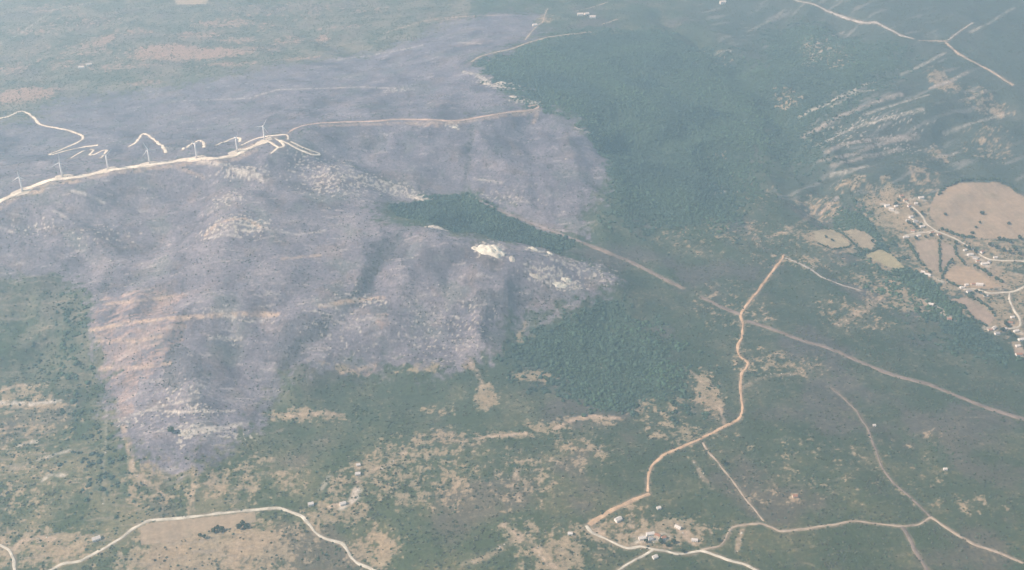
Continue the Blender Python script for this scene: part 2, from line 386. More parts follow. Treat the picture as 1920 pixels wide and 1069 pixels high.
# dry patches: u, v, ru, rv, strength, colour key
BLOBS = [
    (910, 745, 22, 22, 1.0), (1325, 735, 26, 34, .95), (1335, 760, 20, 20, .8), (115, 1022, 50, 22, .9), (400, 1015, 130, 36, 1.15), (330, 1050, 100, 26, 1.05), (470, 1045, 90, 26, .85), (1000, 706, 38, 12, .8), (830, 830, 70, 26, .55), (560, 780, 80, 9, .6), (600, 772, 60, 6, .7), (440, 905, 70, 32, .45), (770, 890, 110, 50, .5),
    (700, 1030, 48, 34, .8), (1040, 1045, 70, 38, .7), (990, 1000, 60, 22, .55), (1150, 1000, 90, 30, .6), (1260, 995, 70, 24, .8), (1270, 812, 55, 20, .5), (1240, 770, 60, 26, .4), (400, 1040, 140, 38, .75),
    (520, 1020, 60, 40, .5), (270, 905, 40, 36, .5), (60, 1030, 110, 36, .55), (40, 740, 60, 16, .6), (60, 760, 70, 6, .8), (30, 830, 90, 60, .28), (60, 920, 90, 40, .28), (820, 770, 40, 12, .4), (860, 930, 40, 30, .45),
    (980, 900, 70, 50, .35), (1130, 790, 50, 10, .5), (1090, 850, 60, 36, .4), (1450, 680, 80, 22, .45), (1380, 580, 60, 40, .25), (1600, 590, 60, 26, .35), (1700, 560, 80, 24, .6), (1640, 530, 60, 16, .5), (1800, 570, 60, 20, .35),
    (1690, 395, 60, 36, 1.0), (1740, 440, 60, 40, 1.0), (1770, 500, 60, 44, .95), (1830, 500, 70, 40, .9), (1870, 580, 60, 40, .8), (1580, 448, 80, 24, .8), (1660, 490, 40, 18, .7), (1850, 470, 80, 34, .7), (1900, 560, 40, 60, .6), (1880, 520, 40, 20, .8), (1640, 400, 24, 24, .6), (1740, 440, 50, 20, .9), (1530, 400, 40, 20, .45), (1480, 440, 40, 16, .35), (1500, 490, 90, 12, .4), (1400, 440, 90, 20, .25),
    (1545, 92, 44, 22, .5), (1480, 185, 26, 14, .6), (1770, 155, 26, 14, .7), (1840, 185, 30, 12, .5), (1870, 205, 22, 8, .6), (1760, 290, 20, 10, .5), (1730, 330, 30, 20, .5), (1860, 280, 40, 20, .3), (1600, 340, 30, 10, .5),
    (1330, 110, 40, 12, .35), (1350, 300, 30, 10, .2), (1290, 450, 60, 20, .25), (640, 910, 24, 40, .6), (640, 960, 60, 20, .8), (600, 970, 30, 20, .6), (985, 630, 14, 18, .6), (1130, 685, 12, 8, .4), (480, 880, 40, 30, .3), (1020, 800, 40, 14, .7),
    (950, 815, 70, 7, .8), (1100, 785, 60, 5, .8), (740, 850, 40, 30, .6), (700, 870, 50, 14, .6), (540, 900, 40, 30, .4), (1190, 960, 40, 16, .4), (1420, 940, 20, 16, .4), (1490, 935, 10, 10, .7), (1810, 945, 70, 14, .35), (1750, 815, 16, 10, .5), (1530, 870, 200, 60, .10),
    (640, 690, 50, 6, .6), (790, 690, 40, 10, .5), (880, 685, 12, 8, .8), (300, 930, 70, 20, .4), (360, 930, 8, 40, .7), (1400, 360, 60, 30, .15),
    # far left
    (360, 100, 120, 12, .9), (300, 92, 60, 10, .8), (420, 120, 60, 5, .6), (420, 45, 60, 7, .6), (370, 65, 50, 6, .55), (195, 75, 18, 12, .8), (170, 88, 40, 14, .5), (40, 178, 55, 14, .95), (90, 170, 30, 6, .5), (270, 155, 40, 4, .5), (540, 75, 30, 10, .5), (605, 75, 16, 7, .7),
    (500, 50, 12, 12, .4), (230, 125, 60, 6, .5), (130, 120, 50, 8, .4), (60, 60, 60, 6, .45), (250, 60, 40, 5, .4), (640, 50, 40, 5, .4), (700, 20, 40, 5, .4), (560, 110, 50, 5, .45), (20, 130, 40, 8, .4), (450, 75, 40, 5, .6), (150, 40, 90, 12, .3), (100, 15, 60, 6, .35), (560, 20, 120, 12, .2), (80, 100, 90, 20, .2), (850, 35, 60, 6, .4), (870, 85, 50, 6, .5), (1020, 35, 18, 16, .5),
]
# pale rocky ground: u, v, ru, rv, strength
ROCKY = [
    (630, 335, 70, 26, .55), (590, 310, 50, 20, .45), (720, 350, 70, 10, .8), (785, 370, 30, 5, 1), (460, 318, 50, 8, .7), (430, 372, 34, 12, .6), (450, 420, 60, 12, .7), (400, 430, 30, 12, .5), (820, 426, 24, 4, .9), (920, 468, 30, 12, .9),
    (1000, 468, 22, 5, .9), (1060, 490, 50, 8, .6), (1040, 520, 55, 12, .8), (1110, 515, 50, 16, .45), (1060, 535, 40, 5, .9), (945, 160, 34, 7, .9), (985, 190, 30, 6, .8), (905, 150, 20, 8, .6), (740, 170, 30, 4, .6), (850, 235, 14, 5, .7),
    (340, 735, 50, 12, .45), (350, 770, 70, 8, .6), (380, 805, 90, 8, .7), (345, 820, 16, 16, .7), (260, 790, 50, 10, .4), (830, 620, 80, 40, .25), (860, 600, 60, 30, .3), (690, 565, 50, 5, .7), (430, 640, 30, 4, .7), (440, 595, 60, 4, .7),
    (1640, 225, 90, 8, .35), (1640, 265, 100, 10, .35), (640, 600, 60, 40, .25), (190, 440, 60, 10, .3), (70, 430, 50, 8, .35), (950, 370, 60, 8, .4),
]
# ledges and streaks of pale ground: outline, half width m, strength, kind
STREAKS = [
    ([(0, 388), (40, 366), (95, 344), (130, 341), (205, 326), (281, 315), (330, 310), (375, 303), (420, 303), (450, 296), (480, 280)], 7, .55, 'tan'), ([(60, 362), (75, 358)], 9, .8, 'tan'), ([(120, 342), (145, 340)], 9, .8, 'tan'),
    ([(460, 278), (490, 264), (520, 258)], 7, .6, 'tan'), ([(600, 236), (700, 233), (800, 229), (850, 231), (940, 218), (1005, 210)], 6, .5, 'tan'), ([(770, 232), (820, 234)], 9, .6, 'tan'),
    ([(1655, 382), (1668, 390), (1680, 398)], 6, .9, 'pale'), ([(1695, 375), (1715, 372), (1735, 376)], 5, .7, 'pale'), ([(1700, 404), (1716, 413), (1732, 420)], 6, .8, 'pale'), ([(1696, 444), (1725, 436), (1760, 434)], 5, .8, 'pale'), ([(1812, 476), (1832, 484), (1850, 498)], 8, .8, 'pale'),
    ([(1800, 541), (1820, 546), (1845, 550)], 7, .8, 'pale'), ([(1850, 614), (1870, 626)], 7, .8, 'pale'), ([(1890, 606), (1915, 625)], 6, .6, 'pale'), ([(1730, 513), (1750, 520), (1770, 530)], 5, .8, 'pale'), ([(1735, 560), (1755, 575), (1785, 598)], 7, .6, 'pale'),
    ([(1195, 1012), (1220, 1008), (1245, 1006)], 8, .9, 'pale'), ([(1180, 1020), (1215, 1022), (1260, 1026)], 5, .6, 'tan'), ([(1268, 988), (1285, 1000), (1300, 1016)], 8, .7, 'tan'), ([(1110, 985), (1125, 1000)], 8, .7, 'tan'), ([(1195, 996), (1180, 985)], 4, .6, 'tan'),
    ([(640, 950), (665, 935), (672, 915)], 7, .8, 'pale'), ([(25, 1030), (40, 1015), (60, 1008), (100, 1010)], 5, .7, 'tan'),
    ([(172, 618), (240, 605), (320, 597), (365, 594), (420, 590), (470, 589), (520, 590)], 5, .9, 'tan'), ([(600, 575), (650, 565), (720, 558)], 4, .9, 'tan'), ([(395, 635), (450, 633)], 4, .7, 'pale'),
    ([(230, 785), (290, 765), (370, 745)], 3, .6, 'pale'), ([(280, 770), (350, 772), (440, 770)], 3, .6, 'pale'), ([(340, 812), (400, 805), (460, 795)], 5, .8, 'pale'), ([(190, 690), (260, 690), (320, 680)], 4, .6, 'tan'),
    ([(180, 640), (240, 640), (310, 630)], 4, .6, 'tan'), ([(200, 570), (260, 565), (330, 555)], 4, .6, 'tan'), ([(530, 485), (570, 482), (600, 478)], 4, .7, 'tan'), ([(500, 430), (560, 440), (610, 432)], 3, .5, 'pale'),
    ([(385, 440), (405, 420), (430, 412), (460, 410), (490, 428)], 4, .8, 'tan'), ([(395, 445), (430, 440), (450, 445)], 4, .6, 'pale'), ([(375, 300), (430, 312), (495, 338)], 7, .8, 'pale'), ([(320, 312), (350, 320), (382, 332)], 4, .6, 'tan'),
    ([(135, 358), (165, 365), (195, 380)], 4, .6, 'pale'), ([(100, 395), (125, 408)], 4, .6, 'pale'), ([(0, 425), (25, 437)], 4, .6, 'pale'), ([(480, 180), (520, 168), (600, 166), (680, 163), (740, 166)], 5, .6, 'pale'),
    ([(320, 190), (400, 187), (470, 184)], 4, .5, 'pale'), ([(635, 112), (700, 103), (760, 92), (790, 85)], 5, .6, 'pale'), ([(720, 62), (800, 38), (880, 30), (960, 28)], 6, .6, 'tan'), ([(860, 80), (900, 82)], 6, .7, 'pale'),
    ([(870, 135), (895, 140), (915, 156)], 6, .8, 'pale'), ([(1500, 218), (1560, 190), (1620, 160), (1640, 152)], 6, .8, 'pale'), ([(1520, 90), (1555, 70), (1580, 62)], 6, .6, 'tan'), ([(1520, 105), (1560, 88), (1590, 85)], 6, .7, 'tan'), ([(1480, 130), (1540, 108)], 5, .4, 'pale'), ([(1460, 195), (1490, 180), (1510, 172)], 6, .6, 'tan'), ([(1690, 140), (1730, 122), (1770, 100)], 6, .5, 'pale'), ([(1530, 275), (1600, 240), (1660, 222), (1730, 205)], 6, .65, 'pale'), ([(1620, 215), (1680, 196), (1740, 178)], 5, .6, 'pale'), ([(1745, 165), (1790, 148), (1815, 135)], 6, .7, 'tan'), ([(1560, 310), (1620, 296), (1690, 280)], 6, .65, 'tan'), ([(1770, 250), (1820, 232), (1880, 215)], 5, .45, 'pale'), ([(1740, 300), (1800, 285)], 6, .5, 'tan'), ([(1820, 60), (1860, 40), (1900, 15)], 6, .4, 'pale'), ([(1400, 60), (1440, 40), (1470, 20)], 6, .35, 'pale'), ([(1510, 255), (1570, 220), (1640, 192), (1690, 176)], 7, .8, 'tan'), ([(1560, 200), (1610, 172), (1645, 168)], 5, .6, 'pale'),
    ([(1550, 285), (1580, 270), (1640, 262), (1720, 255)], 7, .8, 'tan'), ([(1540, 300), (1600, 290), (1640, 272), (1690, 262)], 6, .7, 'tan'), ([(1560, 330), (1600, 318), (1625, 312)], 6, .7, 'pale'), ([(1700, 135), (1740, 115), (1765, 102)], 5, .4, 'pale'),
    ([(1800, 190), (1830, 180), (1850, 170)], 5, .5, 'tan'), ([(0, 755), (60, 758), (112, 752)], 5, .9, 'pale'), ([(0, 735), (30, 722), (60, 722)], 4, .6, 'tan'), ([(0, 805), (60, 795)], 4, .5, 'tan'), ([(35, 835), (70, 828)], 4, .7, 'pale'),
    ([(70, 862), (130, 845)], 4, .6, 'pale'), ([(80, 900), (95, 890), (120, 892)], 4, .7, 'pale'), ([(540, 780), (600, 775), (640, 778)], 5, .7, 'tan'), ([(900, 820), (950, 815), (985, 812)], 4, .8, 'tan'), ([(1040, 805), (1080, 785), (1110, 780), (1160, 785)], 5, .8, 'tan'),
    ([(640, 700), (700, 685)], 4, .7, 'tan'), ([(232, 800), (245, 850), (246, 880), (265, 895), (290, 920), (305, 930)], 5, .7, 'tan'), ([(360, 870), (363, 900), (360, 930), (362, 960)], 3.5, .4, 'tan'), ([(200, 760), (197, 830), (194, 900), (193, 960)], 2.0, .22, 'pale'),
    ([(360, 915), (400, 905)], 4, .5, 'tan'), ([(880, 680), (895, 700), (905, 725)], 5, .6, 'tan'), ([(670, 870), (672, 900), (660, 940), (620, 950)], 5, .8, 'tan'), ([(670, 895), (710, 880), (760, 850)], 6, .5, 'tan'), ([(600, 920), (620, 890)], 4, .5, 'pale'),
    ([(945, 985), (970, 1000), (980, 1015), (1010, 1030), (1040, 1060)], 6, .7, 'tan'), ([(870, 1060), (920, 1040), (970, 1010)], 6, .5, 'tan'), ([(970, 880), (965, 920), (975, 935)], 6, .5, 'tan'), ([(1300, 865), (1315, 890), (1335, 915)], 4, .5, 'tan'),
    ([(1395, 985), (1385, 1010), (1383, 1035)], 4, .6, 'tan'), ([(1540, 400), (1570, 370)], 6, .8, 'tan'), ([(1440, 445), (1480, 430), (1520, 405)], 5, .4, 'tan'), ([(1650, 560), (1600, 590), (1570, 610)], 9, .45, 'tan'), ([(1720, 560), (1760, 580), (1790, 600)], 8, .7, 'tan'),
    ([(1395, 725), (1440, 705), (1500, 700)], 5, .3, 'tan'), ([(1350, 765), (1358, 795)], 3, .6, 'tan'), ([(1315, 715), (1285, 690)], 5, .5, 'tan'), ([(1300, 120), (1345, 100), (1370, 95)], 6, .4, 'pale'), ([(1330, 365), (1360, 358)], 6, .5, 'pale'),
    ([(0, 82), (40, 62), (70, 40), (100, 18), (170, 5)], 6, .4, 'pale'), ([(1000, 230), (1010, 205)], 5, .6, 'tan'), ([(1080, 238), (1130, 262)], 4, .5, 'pale'), ([(890, 335), (940, 342)], 4, .6, 'pale'),
]
def smooth_w(p, it=2):
    p = p.copy()
    for _ in range(it):
        q = p.copy(); q[1:-1] = (p[:-2] + 2 * p[1:-1] + p[2:]) / 4; p = q
    return p

# tracks: outline, width m, colour key, name, label, category
ROADS = [
    ([(-60, 408), (0, 378), (20, 368), (55, 352), (95, 337), (130, 334), (170, 327), (205, 319), (240, 314), (281, 308), (320, 304), (350, 299), (375, 297), (410, 297), (440, 292), (455, 284), (480, 272), (500, 266)], 20, 'white', 'wind farm road', 'bright dirt road along the ridge crest past the wind turbines', 'road'),
    ([(452, 273), (465, 266), (485, 258), (506, 255), (525, 253), (540, 252), (541, 262)], 9, 'white', 'x', 'upper service road behind the rightmost turbine', 'road'),
    ([(500, 264), (508, 267), (521, 277), (535, 275), (526, 266), (516, 259)], 9, 'white', 'x', 'small triangular loop of dirt road beside the rightmost turbine', 'road'),
    ([(521, 277), (514, 283), (507, 288)], 8, 'white', 'x', 'short dirt spur below the triangular road loop', 'road'),
    ([(526, 263), (547, 273), (567, 283), (588, 291), (602, 291), (600, 287), (588, 284), (565, 275), (545, 266)], 8, 'white', 'x', 'long narrow hairpin road on the slope right of the turbines', 'road'),
    ([(541, 250), (548, 243), (570, 235), (600, 231), (640, 229), (690, 228), (740, 224), (800, 224), (850, 227), (880, 223), (920, 216), (960, 210), (1000, 206), (1012, 200), (1006, 196), (990, 200)], 10, 'pink', 'x', 'pinkish track along the second burnt ridge to its right end', 'road'),
    ([(1108, 60), (1085, 63), (1062, 65), (1027, 70), (991, 80), (956, 93), (930, 98), (902, 105), (884, 116)], 11, 'tan', 'x', 'far pale track along the edge of the dark forest', 'road'),
    ([(985, 75), (1002, 53), (1020, 40), (1020, 30), (1027, 16)], 6, 'tan', 'x', 'thin squiggling track beyond the far pale track', 'track'),
    ([(1080, 21), (1110, 14), (1140, 4)], 7, 'tan', 'x', 'short pale track near the top edge above the forest', 'track'),
    ([(1130, 46), (1158, 36)], 8, 'tan', 'x', 'very short pale track right of the far white houses', 'track'),
    ([(-60, 228), (0, 222), (16, 219), (31, 211), (40, 208), (51, 211), (62, 219), (72, 231), (82, 236), (111, 241), (128, 244), (144, 250), (156, 254), (158, 260), (144, 268), (115, 281), (92, 289), (92, 292), (123, 283), (154, 276), (184, 272)], 11, 'white', 'x', 'winding pale road with a tight hairpin behind the left turbines', 'road'),
    ([(132, 297), (150, 286), (164, 281), (178, 281), (165, 292), (178, 290), (192, 282), (203, 281), (195, 290), (188, 297)], 8, 'white', 'x', 'zigzag dirt road below the hairpin, behind the third turbine', 'road'),
    ([(241, 275), (255, 268), (262, 260), (264, 252), (272, 249), (282, 257), (294, 266), (307, 275), (311, 287)], 11, 'white', 'x', 'hook shaped dirt road behind the fourth turbine', 'road'),
    ([(343, 281), (358, 271), (368, 264), (377, 262), (384, 268), (382, 277)], 10, 'white', 'x', 'small arched dirt road behind the fifth turbine', 'road'),
    ([(405, 273), (423, 265), (440, 258), (451, 258), (450, 266)], 10, 'white', 'x', 'short bent dirt road behind the sixth turbine', 'road'),
    ([(1470, -14), (1490, 0), (1529, 9), (1557, 23), (1593, 36), (1618, 43), (1643, 42), (1664, 53), (1689, 66), (1714, 73)], 14, 'grey', 'x', 'greyish road descending along the crest at the top right', 'road'),
    ([(1721, 76), (1774, 77)], 6, 'tan', 'x', 'thin straight link between the two top right roads', 'track'),
    ([(1774, 80), (1796, 100), (1824, 116), (1856, 132), (1880, 147), (1900, 160)], 13, 'tan', 'x', 'broad pale track running down to the right below the top right road', 'road'),
    ([(1778, 76), (1800, 58), (1824, 43)], 7, 'grey', 'x', 'faint track climbing up right from the road junction', 'track'),
    ([(1470, 478), (1465, 487), (1440, 520), (1420, 548), (1405, 565), (1395, 580), (1388, 590), (1393, 610), (1392, 630), (1385, 645), (1383, 660), (1390, 672), (1405, 680), (1398, 691), (1389, 700), (1389, 740), (1393, 770), (1385, 788), (1350, 803), (1310, 825), (1275, 840), (1245, 852), (1225, 870), (1215, 890), (1215, 922)], 8.5, 'orange', 'x', 'long orange dirt track with a kink down the right of centre', 'road'),
    ([(1217, 925), (1180, 940), (1150, 955), (1125, 972), (1105, 985)], 12, 'orange', 'x', 'wide orange track leading down to the farm', 'road'),
    ([(1100, 986), (1108, 998), (1136, 1011), (1164, 1024), (1177, 1028), (1200, 1024), (1211, 1026), (1226, 1030), (1245, 1032), (1262, 1037), (1279, 1039), (1295, 1037), (1314, 1032), (1329, 1036), (1346, 1043), (1369, 1051), (1395, 1057), (1418, 1069), (1450, 1090)], 7.5, 'pale', 'x', 'pale farm road along the bottom through the farm', 'road'),
    ([(1130, 1085), (1160, 1069), (1180, 1056), (1200, 1045), (1225, 1031)], 6.5, 'pale', 'x', 'pale track leaving the farm down to the bottom edge', 'road'),
    ([(1314, 1031), (1346, 1026), (1356, 1019), (1363, 1006), (1372, 989), (1384, 986), (1399, 984), (1427, 981), (1440, 986), (1462, 997), (1500, 993), (1560, 985), (1600, 977), (1650, 983), (1690, 987), (1720, 984), (1745, 970)], 5.5, 'tan', 'x', 'thin wavy track from the farm to the right hand junction', 'track'),
    ([(1745, 970), (1790, 1000), (1830, 1022), (1870, 1035), (1920, 1056), (1980, 1080)], 8, 'tan', 'x', 'brown track from the junction to the lower right corner', 'road'),
    ([(1693, 988), (1715, 1030), (1740, 1072), (1750, 1090)], 9, 'brown', 'x', 'short brown track down to the bottom edge left of the corner', 'road'),
    ([(1745, 970), (1710, 935), (1675, 905), (1655, 880), (1640, 840), (1625, 800), (1605, 770), (1580, 745), (1560, 728)], 5, 'brown', 'x', 'thin reddish path climbing from the junction through the scrub', 'track'),
    ([(1433, 978), (1405, 945), (1380, 910), (1360, 885), (1345, 865), (1330, 850), (1318, 830)], 4.5, 'tan', 'x', 'thin straight path between the orange track and the wavy track', 'track'),
    ([(1315, 557), (1345, 572), (1388, 590)], 12, 'brown', 'x', 'short brown firebreak meeting the orange track from the left', 'firebreak'),
    ([(1400, 603), (1415, 606), (1450, 618), (1500, 637), (1560, 655), (1620, 682), (1680, 705), (1740, 720), (1800, 745), (1860, 768), (1920, 786), (1990, 810)], 13, 'brown', 'x', 'long brown firebreak slanting down to the right edge', 'firebreak'),
    ([(900, 377), (950, 400), (1020, 427), (1080, 450), (1090, 454)], 8, 'ashen', 'x', 'faint ashen firebreak on the burnt spur above the green strip', 'firebreak'),
    ([(1092, 455), (1130, 470), (1180, 490), (1230, 515), (1280, 540)], 14, 'brown', 'x', 'brown firebreak on the spur right of the green strip', 'firebreak'),
    ([(60, 1085), (96, 1069), (121, 1055), (153, 1052), (171, 1041), (199, 1027), (228, 1009), (249, 991), (267, 981), (281, 975), (338, 972), (409, 963), (480, 956), (523, 952), (540, 958), (569, 968), (590, 998), (608, 1010), (643, 1020), (657, 1045), (671, 1057), (696, 1066), (730, 1085)], 8, 'pale', 'x', 'pale country road winding across the lower left', 'road'),
    ([(-40, 1020), (0, 1022), (18, 1030), (26, 1050), (28, 1090)], 7, 'pale', 'x', 'short pale lane in the lower left corner', 'road'),
    ([(1698, 378), (1710, 387), (1722, 397), (1732, 409), (1736, 420), (1749, 429), (1763, 436), (1789, 446), (1816, 462), (1836, 477), (1853, 486), (1875, 489), (1920, 490), (1980, 492)], 8, 'pale', 'x', 'pale village lane below the large tan field', 'road'),
    ([(1980, 510), (1920, 538), (1907, 545), (1891, 548), (1855, 550), (1840, 545), (1826, 541), (1806, 543)], 8, 'pale', 'x', 'pale lower village road running in from the right edge', 'road'),
    ([(1893, 548), (1893, 563), (1901, 582), (1912, 596), (1914, 612), (1895, 617), (1880, 616)], 7, 'pale', 'x', 'curved pale lane dropping from the lower village road', 'road'),
    ([(1736, 420), (1720, 416), (1708, 410)], 6, 'pale', 'x', 'short lane to the upper village houses', 'track'),
    ([(1752, 432), (1730, 437), (1712, 438), (1696, 443)], 6, 'pale', 'x', 'short lane to the houses left of the tan field', 'track'),
    ([(1472, 484), (1500, 495), (1520, 505), (1540, 520), (1580, 535), (1615, 545)], 5, 'grey', 'x', 'thin grey track from the top of the orange track to the right', 'track'),
]
RC = {'white': (.74, .66, .52), 'pink': (.44, .33, .26), 'tan': (.38, .31, .23), 'grey': (.36, .34, .30), 'orange': (.50, .35, .22), 'pale': (.54, .50, .40), 'ashen': (.26, .22, .21), 'brown': (.225, .18, .148)}
road_w = []
for px, w, *_ in ROADS:
    w = smooth_w(cast(resample(px, 3.5))[:, :2], 2)
    for end in (0, -1):                     # roads that leave the view go on beyond it
        u_, v_ = px[end]
        if u_ < 0 or u_ > 1920 or v_ < 0 or v_ > 1069:
            e = w[end]; d = e - w[5 if end == 0 else -6]; d = d / (np.linalg.norm(d) + 1e-9)
            k = np.arange(1, 31)[:, None] * 22.0
            bend = np.stack([-d[1] * np.sin(k[:, 0] / 140) * 22, d[0] * np.sin(k[:, 0] / 140) * 22], 1)
            ext = e + d * k + bend
            w = np.concatenate([ext[::-1], w]) if end == 0 else np.concatenate([w, ext])
    road_w.append(w)

burn_w = [poly_w(p) for p in BURN]; gib_w = [poly_w(p) for p in GREEN_IN_BURN]; forest_w = [poly_w(p) for p in FOREST]
red_w = [poly_w(p) for p in REDSOIL]; dark_w = [poly_w(p) for p in DARKBURN_AND_SHADE]; field_w = [poly_w(resample(f[0], 8)) for f in FIELDS]
stream_w = [poly_w(p) for p in STREAM]; gully_w = [cast(resample(s_[0], 8))[:, :2] for s_ in GULLIES]
streak_w = [cast(resample(s[0], 8))[:, :2] for s in STREAKS]

def blob_w(u, v, ru, rv):
    c, a, b = cast([(u, v), (u + 1, v), (u, v - 1)])
    d = np.linalg.norm(c - np.array([0, 0, CAM_H])); m = d / FPX
    dep = math.asin((CAM_H - c[2]) / d)
    return c[0], c[1], ru * m, rv * m / math.sin(dep)
blobs = [(*blob_w(*b[:4]), b[4]) for b in BLOBS]
rocky = [(*blob_w(*b[:4]), b[4]) for b in ROCKY]

def blob_mask(x, y, lst):
    m = np.zeros(x.shape, np.float32)
    for cx, cy, rx, ry, s in lst:
        sel = np.nonzero((np.abs(x - cx) < rx * 1.5) & (np.abs(y - cy) < ry * 1.5))[0]
        if not len(sel): continue
        r = np.sqrt(((x[sel] - cx) / rx) ** 2 + ((y[sel] - cy) / ry) ** 2)
        m[sel] = np.maximum(m[sel], s * (1 - sstep(.45, 1.45, r)))
    return m

def survey(x, y):
    """what grows or lies at each ground point: masks in world coordinates"""
    x = np.asarray(x, float); y = np.asarray(y, float)
    M = {}
    n1 = fbm(x, y, 60, 3, 31); n2 = fbm(x, y, 60, 3, 41)
    wx, wy = x + 16 * n1, y + 16 * n2
    wx2, wy2 = x + 38 * n1, y + 38 * n2
    fine0 = fbm(x, y, 22, 3, 151, .65)
    n3 = fbm(x, y, 190, 2, 153)
    def soft(polys, amp):
        """share of the ground taken: patchy along the outline, solid inside"""
        acc = np.zeros(x.shape, np.float32)
        for ax, ay in ((1, 0), (-1, .3), (0, 1), (.2, -1), (0, 0)):
            h_ = np.zeros(x.shape, bool)
            qx, qy = x + amp * (ax * .8 + n1 * .9 + n3 * .5), y + amp * 1.3 * (ay * .8 + n2 * .9 + n3 * .5)
            for p in polys: h_ |= in_poly(qx, qy, p)
            acc += h_
        return sstep(.22, .78, acc / 5 + .75 * fine0 * (np.abs(acc / 5 - .5) < .49))
    g = soft(gib_w, 10)
    M['burn'] = np.maximum(soft(burn_w[:2], 40), soft(burn_w[2:], 75)) * (1 - g)
    M['forest'] = np.maximum(soft(forest_w, 85), g) * (1 - M['burn'])
    r = np.zeros(x.shape, bool)
    for p in red_w: r |= in_poly(wx2, wy2, p)
    M['red'] = r
    r = np.zeros(x.shape, bool)
    for p in dark_w: r |= in_poly(wx2, wy2, p)
    M['dark'] = r
    fi = np.full(x.shape, -1, np.int16)
    for i, p in enumerate(field_w): fi[in_poly(x + 2.5 * n1, y + 2.5 * n2, p)] = i
    M['field'] = fi
    na = fbm(x, y, 24, 4, 51, .72)
    M['fine'] = na
    bm = blob_mask(x, y, blobs)
    M['dry'] = sstep(-.10, .26, na * 1.0 + .45 * fbm(x, y, 8, 2, 177, .7) + n1 * .30 + (bm - .46) * 1.05) * (bm > 0.02)
    M['dryamt'] = bm
    sm_ = soft(stream_w, 9)
    M['dry'] = M['dry'] * (1 - sm_); M['forest'] = np.maximum(M['forest'], sm_)
    gq = np.zeros(x.shape, np.float32)
    for (_, hw, s_), w in zip(GULLIES, gully_w):
        gq = np.maximum(gq, s_ * (1 - sstep(hw * .4, hw * 1.8, line_dist(wx * .5 + x * .5, wy * .5 + y * .5, w, hw * 2))))
    M['gully'] = gq * sstep(-.5, .2, fine0)
    rm = blob_mask(x, y, rocky)
    nr = fbm(x, y, 11, 2, 61, .7)
    M['rock'] = sstep(.0, .22, nr * 1.0 + (rm - .70) * .8) * (rm > .02)
    M['rockamt'] = rm
    st = np.zeros(x.shape, np.float32); sp = np.zeros(x.shape, np.float32)
    for (px, hw, s, kd), w in zip(STREAKS, streak_w):
        d = line_dist(wx * .18 + x * .82, wy * .18 + y * .82, w, hw * 3.2)
        q = s * (1 - sstep(hw * .5, hw * 2.2, d))
        if kd == 'tan': st = np.maximum(st, q)
        else: sp = np.maximum(sp, q)
    brk = .25 + .75 * sstep(-.35, .15, fbm(x, y, 20, 2, 71, .7))
    M['st'], M['sp'] = st * brk, sp * brk
    # natural bedding: thin pale bands across the burnt hill and the right mountain
    yy = y - .16 * x + 9 * n1
    band = fbm(x / 9.0, yy, 13, 3, 81, .7)
    y2 = y - .62 * x + 30 * n2
    band2 = fbm((x + .6 * y) / 8.0, y2 - 20 * n2, 34, 3, 83, .6)
    region2 = (x > 900) & (y > 3350)
    M['band'] = np.where(region2, band2, band)
    rd = np.full(x.shape, 60., np.float32)
    for w, (px, wd, *_) in zip(road_w, ROADS):
        rd = np.minimum(rd, line_dist(x, y, w, 40.) - wd * .36)
    M['road'] = rd
    return M

C = lambda *c: np.array(c, np.float32)
def mix(a, b, t):
    return a + (b - a) * np.clip(t, 0, 1)[:, None]

def n_ledge(x, y):
    return fbm(x, y, 70, 2, 229)

